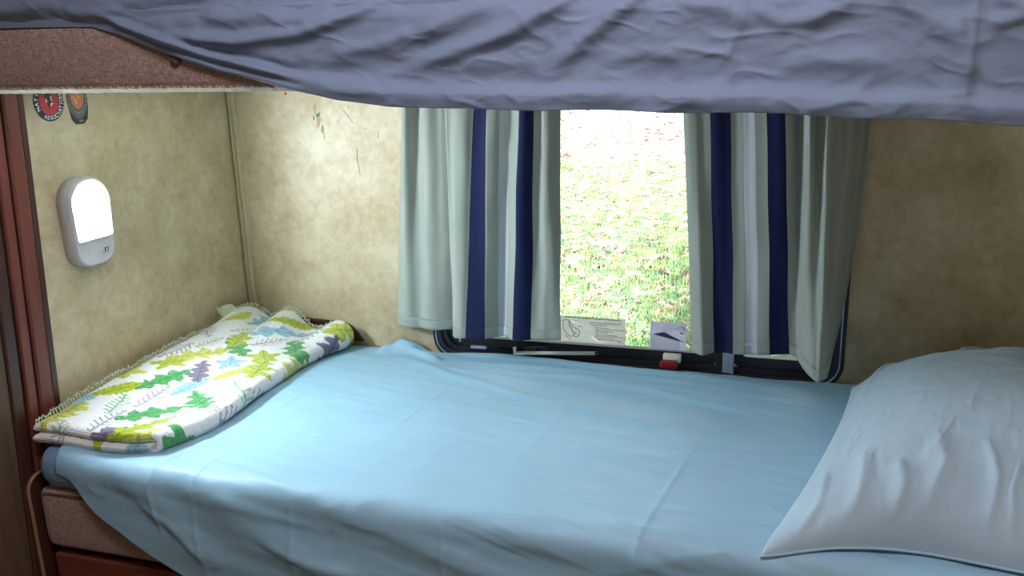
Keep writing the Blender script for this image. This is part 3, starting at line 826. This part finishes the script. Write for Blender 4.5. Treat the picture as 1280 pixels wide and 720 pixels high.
def blanket():
    nt_ = 380; t = np.linspace(0, 1, nt_); ns = 150
    s = np.linspace(0, 1, ns)
    X = net(GX, s, t); Y = net(GY, s, t); T = net(GT, s, t)
    SS, TT = np.meshgrid(s, t)
    T = T+.004*fbm(SS*3+1, TT*7+2, 2)+.0012*noise2(SS*14, TT*30)
    # rolled humps at the far end
    T = T+sstep(.80, .94, TT)*(.017*np.cos((SS-.16)*2*np.pi*2.35)+.004)+.005*np.sin(TT*9+SS*4)*sstep(.3, .9, SS)
    T = np.maximum(T, .030)
    base = bed_rise(X)
    h0 = .0118
    top = T-h0
    low = np.minimum(base+.006+h0, top-.017)
    low = np.maximum(low, base*.9+.004+h0*.8)
    top = np.maximum(top, low+.0175)
    # right-hand fold: half circle joining the layers
    na = 26; ang = np.linspace(-np.pi/2, np.pi/2, na)[1:-1]
    xr, yr, zt, zl = X[:, -1], Y[:, -1], top[:, -1], low[:, -1]
    dxs = X[:, -1]-X[:, -8]; dys = Y[:, -1]-Y[:, -8]; L = np.hypot(dxs, dys); dxs, dys = dxs/L, dys/L
    rad = (zt-zl)/2; zm = (zt+zl)/2
    AX = xr[:, None]+dxs[:, None]*np.cos(ang)[None]*rad[:, None]; AY = yr[:, None]+dys[:, None]*np.cos(ang)[None]*rad[:, None]; AZ = zm[:, None]+np.sin(ang)[None]*rad[:, None]
    shift = .004
    MX = np.concatenate([X, AX, X[:, ::-1]], 1); MY = np.concatenate([Y-.0045*(1-TT*0)*(1-sstep(0, .1, TT)), AY, Y[:, ::-1]], 1); MZ = np.concatenate([low, AZ, top[:, ::-1]], 1)
    # tuck the far end down a little, round off
    # metric coordinates
    da = np.hypot(np.hypot(np.diff(MX, axis=1), np.diff(MY, axis=1)), np.diff(MZ, axis=1)); A = np.concatenate([np.zeros((nt_, 1)), np.cumsum(da, 1)], 1)
    A = A-A[:, [ns]]+.26
    db = np.hypot(np.hypot(np.diff(MX, axis=0), np.diff(MY, axis=0)), np.diff(MZ, axis=0)); Bm = np.concatenate([np.zeros((1, MX.shape[1])), np.cumsum(db, 0)], 0)
    P = np.stack([MX, MY, MZ], -1)
    du = np.gradient(P, axis=1); dv = np.gradient(P, axis=0)
    nrm = np.cross(du, dv); nrm /= np.linalg.norm(nrm, axis=-1, keepdims=True)+1e-12
    # normals point outwards (up on the top layer)
    sgn = np.sign(nrm[nt_//2, -20, 2]); nrm *= sgn
    mu = np.minimum(A-A[:, [0]], A[:, [-1]]-A); mv = np.minimum(Bm, Bm[[-1]]-Bm)
    e = np.minimum(mu, mv); rr_ = .011
    hh = h0*np.sqrt(np.clip(1-(1-np.clip(e/rr_, 0, 1))**2, .02, 1))
    fuzz = .0016*noise2(A*90, Bm*90)+.0010*noise2(A*260, Bm*260)
    out = P+nrm*(hh+fuzz*np.clip(e/rr_, 0, 1))[..., None]; inn = P-nrm*hh[..., None]*.72
    C = leaf_print(A+.0016*noise2(A*120, Bm*120)+.001*noise2(A*300, Bm*300), Bm+.0016*noise2(A*120+40, Bm*120)+.001*noise2(A*300+9, Bm*300))
    nu, nv = P.shape[0], P.shape[1]
    V = np.concatenate([out.reshape(-1, 3), inn.reshape(-1, 3)]); CC = np.concatenate([C.reshape(-1, 3), C.reshape(-1, 3)])
    F = grid_faces(nu, nv, 0, sgn < 0)+grid_faces(nu, nv, nu*nv, sgn > 0)
    n = nu*nv; rim = [i*nv for i in range(nu)]+[(nu-1)*nv+j for j in range(1, nv)]+[i*nv+nv-1 for i in range(nu-2, -1, -1)]+[j for j in range(nv-2, 0, -1)]
    for k in range(len(rim)):
        a, b = rim[k], rim[(k+1) % len(rim)]; F.append([a, b, n+b, n+a] if sgn > 0 else [b, a, n+a, n+b])
    return V, F, CC, P
V, F, CC, P = blanket()
bl = thing('blanket', 'folded white fleece blanket with lime and green leaf print', 'blanket', (.11, -.37, 0))
fo = part('fleece', V, F, M['fleece'], bl)
at = fo.data.color_attributes.new('print', 'FLOAT_COLOR', 'POINT')
at.data.foreach_set('color', np.concatenate([CC, np.ones((len(CC), 1))], 1).astype(np.float32).ravel())
# crocheted loops along the wall side and the far end of the top layer
def loops(path, r=.0017, w=.0085, hgt=.016):
    Pn = [Vector(p) for p in path]; L = [0]
    for i in range(1, len(Pn)): L.append(L[-1]+(Pn[i]-Pn[i-1]).length)
    ms = []; d = 0
    Lx = np.array(L); PA = np.array([p[:] for p in Pn])
    pt = lambda q: np.array([np.interp(q, Lx, PA[:, k]) for k in range(3)])
    rr_ = random.Random(3)
    while d+w < L[-1]:
        a, b = pt(d), pt(d+w); mid = (a+b)/2; t = (b-a); t /= np.linalg.norm(t)
        o = np.array([-.1, .1, 1.]); o = o-t*o.dot(t); o /= np.linalg.norm(o)
        hg = hgt*rr_.uniform(.7, 1.2)
        arc = [mid+t*(-.5*w*math.cos(x))+o*hg*math.sin(x) for x in np.linspace(0, math.pi, 7)]
        ms.append(tube(arc, r*rr_.uniform(.8, 1.1), 6)); d += w*.86
    return join(*ms)
left_edge = P[6:-2:3, -1, :]; far_edge = P[-1, ::-1, :][:148:3]
part('crocheted_edging', *join(loops(left_edge), loops(far_edge)), M['edging'], bl)
# the corner of the cloth standing up by the wall
cz = np.array(P[-30, -3]); tip = []
for i in range(9):
    for j in range(9):
        u, v = i/8, j/8
        tip.append((cz[0]+.012+.040*(u-.5)*(1-.2*v)+.006*math.sin(v*5+u*6), cz[1]+.035+.05*(u-.5)*.6+.005*math.cos(u*9), cz[2]+.020+.036*v*(1-.35*abs(u-.5)*2*(1 if i % 2 else .6))))
tp = part('turned_corner', tip, grid_faces(9, 9), M['edging'], bl)
tp.modifiers.new('cloth', 'SOLIDIFY').thickness = .003

lg = thing('brown_wall_strip', 'short dark brown strip on the back wall behind the printed blanket', 'ledge', (.17, -.01, .01))
def strip_pts(): return [(.022, .016), (.318, .016), (.306, .028), (.292, .046), (.280, .055), (.262, .060), (.022, .066)]
part('board', *prism(strip_pts(), lambda a, b, d: (a, d, b), -.0115, -.0007), M['dark_wood'], lg, False)  # flat dark brown strip along the wall, tapering down to the right
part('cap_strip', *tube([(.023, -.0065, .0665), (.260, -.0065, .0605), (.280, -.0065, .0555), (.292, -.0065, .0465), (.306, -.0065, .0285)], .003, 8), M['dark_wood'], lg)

# ------------------------------------------------------------------ pillow
def pillow():
    nu, nv = 230, 230
    u = np.linspace(-1, 1, nu)[:, None]*np.ones((1, nv)); v = np.linspace(-1, 1, nv)[None, :]*np.ones((nu, 1))
    # u across the bunk: -1 back wall, +1 front; v along the bunk: -1 foot side, +1 head side
    c = {(-1, -1): (1.452, -.050), (1, -1): (1.296, -.728), (-1, 1): (1.905, -.030), (1, 1): (1.900, -.690)}
    def bil(k): return sum(c[(a, b)][k]*(1+a*u)/2*(1+b*v)/2 for a in (-1, 1) for b in (-1, 1))
    X = bil(0); Y = bil(1)
    # edges drawn in between the corners, front edge swept back
    X = X+.020*(1-u**2)*np.clip(-v, 0, 1)**3
    Y = Y+(.038*np.exp(-((v+.35)/.5)**2)*(1-.2*v))*np.clip(u, 0, 1)**6
    prof = lambda q, p: np.clip(1-np.abs(q)**p, 0, 1)
    H = (prof(u, 2.6)**.62)*(prof(v, 2.4)**.62)
    H = H*(.160+.022*v-.020*u)
    ed = np.clip(prof(u, 8), 0, 1)*np.clip(prof(v, 8), 0, 1)
    w = .0035*fbm(u*3+v*2, v*3, 3)
    # gathers running in from the front edge and the foot corner
    for pts, wd_, hh in (([(1., -.62), (.75, -.60), (.45, -.66)], .06, .010), ([(1., -.42), (.8, -.40), (.6, -.46)], .05, .012), ([(.97, -.30), (.7, -.22), (.4, -.30)], .06, .009), ([(1., -.02), (.75, .02), (.5, -.04)], .035, .008),
                         ([(1., .10), (.8, .08), (.6, .14)], .03, .007), ([(.98, .45), (.7, .36), (.5, .42)], .035, .007), ([(1, -.85), (.8, -.80), (.5, -.85)], .05, .009), ([(.9, .75), (.6, .7)], .04, .008),
                         ([(-.45, -.1), (-.40, .2), (-.42, .6)], .030, .006), ([(-.30, -.15), (-.25, .2), (-.28, .7)], .032, .006), ([(-.14, .0), (-.10, .4), (-.12, .9)], .030, .005), ([(-.75, .1), (-.60, -.08), (-.45, -.20)], .03, .007),
                         ([(-.62, .0), (-.58, .3), (-.55, .7)], .03, .005), ([(-.9, -.6), (-.6, -.75), (-.2, -.85)], .06, .008)):
        w = w+ridge(u, v, pts, wd_*.7, hh*1.2, .3)
    w = w+.004*noise2(v*9, u*2.2+4)*np.clip(u, 0, 1)+.0055*crinkle(v*5+u*.5, u*1.6+v*.8, 3)*sstep(-.1, .4, u)+.003*crinkle(v*2+3, u*6, 2)*(1-sstep(-.3, .1, u))+.002*fbm(u*14, v*14, 2)
    seam = .004
    Zt = H+w*ed*.9
    low = -.0
    bed = bed_rise(X)
    Zt = np.maximum(Zt, 0)+.013
    # front-left corner flops just over the mattress edge
    drop = sstep(.690, .735, -Y)*.018
    Zt = Zt-drop
    Zb = .0085-drop+0*u
    edge = (np.abs(u) > .9999) | (np.abs(v) > .9999)
    Zt = np.where(edge, (Zt+Zb)/2, Zt)
    V = np.concatenate([np.stack([X, Y, Zt], -1).reshape(-1, 3), np.stack([X, Y, np.where(edge, Zt, Zb)], -1).reshape(-1, 3)])
    F = grid_faces(nu, nv, 0, True)+grid_faces(nu, nv, nu*nv, False)
    return V, F, X, Y, Zt
V, F, PX, PY, PZ = pillow()
# right orientation check: faces of the top must look up
a, b, c_ = [np.array(V[i]) for i in F[len(F)//4][:3]]
if np.cross(b-a, c_-a)[2] < 0: F = [f[::-1] for f in F]
pl = thing('pillow', 'plump pale blue grey pillow lying at the head of the bunk', 'pillow', (1.6, -.37, .0))
part('pillowcase', V, F, M['case'], pl)
sm_ = [(PX[-1, j], PY[-1, j], PZ[-1, j]) for j in range(0, 230, 4)]
part('seam', *tube(sm_, .0022, 6), M['case'], pl)

# ------------------------------------------------------------------ upper bunk
ub = thing('bunk_board', 'thin felt covered board carrying the upper bunk cushion', 'board', (.95, -.36, .662))
part('board', *bev_box(-.0, 1.948, -.700, -.002, .6690, .6722, .0008), M['felt'], ub, False)
fr = []
xx = -.030
rf = random.Random(5)
V = []; F = []
edge = [(x, rf.uniform(-.0012, .0012)) for x in np.arange(-.03, 1.94, .0025)]
for x, dz in edge:
    V += [(x, -.7110+rf.uniform(-.001, .001), .6672+dz*.3), (x, -.7195, .6732+dz), (x, -.700, .6722), (x, -.700, .6672)]
for i in range(len(edge)-1):
    for k in range(4): F.append([i*4+k, i*4+(k+1) % 4, (i+1)*4+(k+1) % 4, (i+1)*4+k])
part('felt_edge', V, F, M['felt'], ub, False)
th = []
for k in range(420):
    x = rf.uniform(-.02, .70); z = rf.uniform(.670, .6725); l = rf.uniform(.003, .007)
    th.append(tube([(x, -.7182, z), (x+rf.uniform(-.002, .002), -.7215, z+l*.5), (x+rf.uniform(-.004, .004), -.7235, z+l)], .00028, 4))
part('frayed_threads', *join(*th), M['felt'], ub)

uc = thing('bunk_cushion', 'brown woven bunk cushion of the upper bunk, with a tufting button', 'cushion', (.95, -.36, .672))
part('cover', *soft_box(-.030, 1.94, -.716, -.010, .6724, .776, .012, bulge=.006, seed=8.), M['tweed'], uc)
bt = [(r_, d) for r_, d in ((.0005, .0075), (.005, .007), (.0085, .0045), (.0098, .001), (.0085, -.004))]
V = []; F = []; nn = 20
for r_, d in bt: V += [(.405+r_*math.cos(2*math.pi*k/nn), -.7225-d, .716+r_*math.sin(2*math.pi*k/nn)) for k in range(nn)]
for i in range(len(bt)-1): F += [[i*nn+k, (i+1)*nn+k, (i+1)*nn+(k+1) % nn, i*nn+(k+1) % nn] for k in range(nn)]
F.append(list(range(nn)))
part('tufting_button', V, F, M['button'], uc)

um = thing('mattress', 'thin mattress of the upper bunk under the grey blue sheet', 'mattress', (.95, -.36, .777))
part('fitted_cover', *soft_box(-.025, 1.935, -.708, -.020, .7775, .885, .040, bulge=.006, seed=2.), M['under'], um)

def top_sheet():
    nx = 560; xs = np.linspace(-.028, 1.93, nx)
    hx = [-.05, .078, .174, .262, .30, .377, .472, .552, .604, .681, .757, .85, 1.005, 1.176, 1.316, 1.411, 1.501, 1.57, 1.95]
    hz = [.770, .771, .770, .768, .758, .732, .702, .684, .671, .656, .647, .643, .641, .638, .635, .630, .626, .622, .610]
    HZ = np.interp(xs, hx, hz)+.0012*np.sin(xs*31)*sstep(.7, .9, xs)
    top = np.linspace(-.03, -.660, 60); R_ = .052
    arc = np.linspace(0, 1, 26)[1:]; dn = np.linspace(0, 1, 150)[1:]
    X = []; Y = []; Z = []; NY = []; NZ = []
    for y in top: Y.append(np.full(nx, y)); Z.append(np.full(nx, .889)); NY.append(0.); NZ.append(1.)
    for a in arc:
        t = a*math.pi/2; Y.append(np.full(nx, -.660-R_*1.10*math.sin(t))); Z.append(np.full(nx, .889-R_*(1-math.cos(t)))); NY.append(-math.sin(t)); NZ.append(math.cos(t))
    zt = .889-R_
    for d in dn:
        z = zt+(HZ-zt)*d
        Y.append(np.full(nx, -.7172)-.0125*sstep(.80, .765, z)*sstep(.20, .40, xs)); Z.append(z); NY.append(-1.); NZ.append(0.)
    Y = np.stack(Y, 1); Z = np.stack(Z, 1); X = np.repeat(xs[:, None], Y.shape[1], 1)
    ny = np.array(NY)[None, :]; nz = np.array(NZ)[None, :]
    yy = Z                                              # on the front the cloth coordinate is the height
    front = sstep(.3, 1, -ny)
    h = .0045*fbm(X*5+yy*4, yy*11, 3)+.0018*fbm(X*16-yy*22, yy*26, 3)
    h = h+.0045*crinkle(X*7-yy*5, yy*13+X*2, 2)*sstep(.15, .5, X)*(.4+.6*sstep(.55, .9, X))+.003*crinkle(X*11+yy*10, yy*16-X*3, 2)
    for pts, w, hh in (([(.332, .771), (.408, .749), (.518, .740), (.625, .749), (.717, .776), (.80, .815)], .010, .013), ([(.741, .689), (.858, .717), (.939, .743), (1.006, .777), (1.05, .81)], .012, .012),
                       ([(.972, .675), (1.049, .738), (1.102, .778), (1.14, .81)], .012, .011), ([(.80, .74), (.87, .765), (.94, .80)], .016, .009), ([(.55, .70), (.68, .692), (.78, .705), (.86, .735)], .014, -.006),
                       ([(.45, .79), (.52, .775), (.62, .785)], .012, .008), ([(.20, .79), (.28, .785), (.36, .80)], .010, .008), ([(.05, .80), (.12, .792), (.2, .815)], .014, .008), ([(.30, .80), (.36, .785), (.50, .80)], .010, -.007),
                       ([(1.24, .77), (1.29, .745), (1.36, .76)], .010, .006), ([(1.33, .80), (1.36, .765), (1.30, .735)], .012, .007), ([(1.40, .79), (1.44, .75), (1.50, .72)], .012, .007), ([(1.51, .77), (1.56, .755), (1.62, .765)], .008, .007),
                       ([(1.51, .735), (1.55, .745), (1.60, .76)], .008, .007), ([(1.15, .78), (1.22, .765), (1.26, .74)], .010, .005), ([(1.05, .70), (1.12, .712), (1.18, .705)], .010, .004), ([(1.48, .76), (1.495, .70), (1.493, .64)], .012, .009),
                       ([(.85, .70), (.93, .706), (1.0, .70)], .012, .004), ([(.66, .72), (.74, .728), (.82, .75)], .010, .006), ([(.56, .765), (.63, .77), (.70, .80)], .010, .006), ([(1.28, .69), (1.34, .70), (1.42, .693)], .012, .005)):
        h = h+ridge(X, yy, pts, w, hh)
    for pts, w, hh in (([(1.232, .641), (1.226, .716), (1.245, .80)], .004, .0035), ([(1.500, .636), (1.505, .80)], .006, .006), ([(1.215, .69), (1.24, .74), (1.25, .80)], .004, .003), ([(.98, .80), (1.00, .72), (.97, .66)], .004, .0015)):
        h = h+crease(X, yy, pts, w, hh)
    h = np.maximum(h, -.006)*front
    # the sewn hem: it flares forward, then rolls under
    dist = Z-HZ[:, None]
    wt = sstep(.56, .70, X)
    flare = wt*np.where(dist > .018, .013*np.exp(-((dist-.018)/.012)**2), .0085+.0045*np.cos((.018-dist)/.018*np.pi/2))+.003*noise2(X*7, dist*60)*sstep(.05, .0, dist)*wt
    # folded-over flap along the slanting left edge
    slant_m = sstep(.27, .33, X)*(1-sstep(.56, .66, X))
    flap = slant_m*(.010*np.exp(-((dist-.019)/.006)**2)-.004*np.exp(-((dist-.030)/.007)**2)+.003*np.exp(-((dist-.004)/.004)**2))
    # upper roll on the left sits proud, over the brown cushion
    roll = .010*(1-sstep(.30, .55, X))*sstep(0, .03, dist)*np.exp(-((Z-.80)/.03)**2)
    Y = Y+(h+flare*front+flap*front+roll*front)*ny
    Z = Z+np.where(nz > 0, .004*fbm(X*4, Y*5, 3)*nz, 0)
    Y = np.where(Z < .79, np.minimum(Y, -.7245+.004*(1-sstep(.24, .30, X))), Y)
    V = np.stack([X, Y, Z], -1).reshape(-1, 3)
    return V, grid_faces(nx, Y.shape[1])
V, F = top_sheet()
ts = mesh_obj('bed_sheet', V, F, M['top_sheet'])
sm = ts.modifiers.new('cloth', 'SOLIDIFY'); sm.thickness = .0014; sm.offset = 0
tag(ts, 'grey blue bed sheet hanging over the front of the upper bunk', 'sheet')

# ------------------------------------------------------------------ outdoors
GZ = -1.55
def ground_mat():
    m, nt, p, o = new_mat('lawn_soil'); p.inputs['Roughness'].default_value = 1; p.inputs['Specular IOR Level'].default_value = .05
    v = mapped(nt); a = noise(nt, v, 1.6, 5, .6); b = noise(nt, v, 14, 5, .7)
    s = N(nt, 'ShaderNodeMath', operation='MULTIPLY_ADD'); s.inputs[1].default_value = .6; nt.links.new(b, s.inputs[0]); nt.links.new(a, s.inputs[2])
    nt.links.new(ramp(nt, s.outputs[0], [(.55, lin(160, 172, 126)), (.75, lin(208, 202, 180)), (.95, lin(224, 210, 204))]), p.inputs['Base Color'])
    return m
n = 60
gx = np.linspace(-22, 12, n); gy = np.linspace(.6, 60, n)
GXX, GYY = np.meshgrid(gx, gy, indexing='ij')
lawn = mesh_obj('ground', np.stack([GXX, GYY, GZ+.03*fbm(GXX*.4, GYY*.4, 2)], -1).reshape(-1, 3), grid_faces(n, n), ground_mat())
struct(lawn)
def scatter(name, count, mats, maker, seed, y0, y1, power, label, cat):
    r = random.Random(seed); V = []; F = []; fm = []
    for k in range(count):
        y = y0+(y1-y0)*(r.random()**power); x = .95+(y+1.94)*r.uniform(-.62, .32)
        v, f = maker(r); a = r.uniform(0, 6.28); ca, sa = math.cos(a), math.sin(a); o = len(V); mi = r.randrange(len(mats))
        V += [(x+p[0]*ca-p[1]*sa, y+p[0]*sa+p[1]*ca, GZ+.02+p[2]) for p in v]; F += [[i+o for i in q] for q in f]; fm += [mi]*len(f)
    o = mesh_obj(name, V, F, mats, fmat=fm); tag(o, label, cat, kind='stuff'); return o
def leaf_mk(r):
    L = r.uniform(.055, .14); W = L*r.uniform(.6, .95); c = r.uniform(.2, .7); t = r.uniform(-.3, .3)
    out = [(-1, 0), (-.6, .35), (-.75, .8), (-.2, .55), (.1, 1.), (.35, .5), (.75, .6), (.7, .2), (1.05, 0)]
    P = [(a*L, b*W*.5) for a, b in out]+[(a*L, -b*W*.5) for a, b in out[-2:0:-1]]
    z = lambda x, y: .015+abs(y)*c+.35*x*x/L*c+t*x
    V = [(0, 0, .012)]+[(x, y, max(0, z(x, y))) for x, y in P]; n_ = len(P)
    return V, [[0, 1+i, 1+(i+1) % n_] for i in range(n_)]
def blade_mk(r):
    V = []; F = []
    for k in range(4):
        x, y = r.uniform(-.05, .05), r.uniform(-.05, .05); h = r.uniform(.04, .10); a = r.uniform(0, 6.28); dx, dy = math.cos(a), math.sin(a); b = r.uniform(.02, .08); o = len(V)
        V += [(x-dy*.003, y+dx*.003, 0), (x+dy*.003, y-dx*.003, 0), (x+dx*b*.4+dy*.0025, y+dy*b*.4-dx*.0025, h*.7), (x+dx*b*.4-dy*.0025, y+dy*b*.4+dx*.0025, h*.7), (x+dx*b, y+dy*b, h)]
        F += [[o, o+1, o+2, o+3], [o+3, o+2, o+4]]
    return V, F
def leafm(name, c):
    m = plain(name, c, .8, 0, .2); translucent(m, .25); return m
LM = [leafm('leaf_tan', lin(214, 184, 158)), leafm('leaf_pale', lin(232, 220, 200)), leafm('leaf_pale_grey', lin(218, 208, 206)), leafm('leaf_rust', lin(196, 150, 132)), leafm('leaf_yellow', lin(222, 210, 160)), leafm('leaf_brown', lin(126, 104, 102)), leafm('leaf_cream', lin(236, 230, 214)), leafm('leaf_dark', lin(104, 88, 92))]
GM = [leafm('grass_mid', lin(116, 166, 92)), leafm('grass_pale', lin(166, 192, 128)), leafm('grass_cool', lin(106, 168, 118))]
scatter('fallen_leaves', 24000, LM, leaf_mk, 31, 3.2, 34, 1.7, 'pale dry fallen leaves scattered on the lawn outside the window', 'leaves')
scatter('grass', 42000, GM, blade_mk, 32, 3.0, 14, 1.9, 'short green grass growing outside the window', 'grass')

# ------------------------------------------------------------------ light
w = bpy.data.worlds.new('sky'); bpy.context.scene.world = w; w.use_nodes = True
bg = w.node_tree.nodes['Background']; bg.inputs[0].default_value = (.93, .97, 1, 1); bg.inputs[1].default_value = 1.9
sun = bpy.data.lights.new('sun', 'SUN'); sun.energy = 30; sun.angle = math.radians(8); sun.color = (1, .97, .95)
so = bpy.data.objects.new('sun', sun); COL.objects.link(so)
so.rotation_euler = Vector((.10, 1, -.33)).to_track_quat('-Z', 'Y').to_euler()
ar = bpy.data.lights.new('aisle_fill_light', 'AREA'); ar.shape = 'RECTANGLE'; ar.size = .9; ar.size_y = .35; ar.energy = 12; ar.color = (1, .91, .98)  # added fill, no visible fixture: stands in for ambient light from the aisle
ao = bpy.data.objects.new('aisle_fill_light', ar); COL.objects.link(ao); ao.location = (1.05, -1.35, ZC-.03+B)

# ------------------------------------------------------------------ camera
yaw, pitch, roll, fpx = .302898630, .274586716, -.0285399333, 1141.52348
cy_, sy_ = math.cos(yaw), math.sin(yaw)
fwd = Vector((-sy_, cy_, 0)); rt_ = Vector((cy_, sy_, 0)); up = Vector((0, 0, 1))
f2 = fwd*math.cos(pitch)-up*math.sin(pitch); u2 = up*math.cos(pitch)+fwd*math.sin(pitch)
r2 = rt_*math.cos(roll)+u2*math.sin(roll); u3 = u2*math.cos(roll)-rt_*math.sin(roll)
cam = bpy.data.cameras.new('camera'); cam.sensor_width = 36; cam.lens = 36*fpx/1280; cam.clip_start = .01; cam.clip_end = 300
co = bpy.data.objects.new('camera', cam); COL.objects.link(co)
m3 = Matrix((r2, u3, -f2)).transposed(); m4 = m3.to_4x4(); m4.translation = Vector((1.31119984, -1.94270032, .744819485+B)); co.matrix_world = m4
sc = bpy.context.scene; sc.camera = co
sc.view_settings.view_transform = 'Standard'; sc.view_settings.look = 'None'; sc.view_settings.exposure = .06; sc.view_settings.gamma = 1; sc.view_settings.use_curve_mapping = False
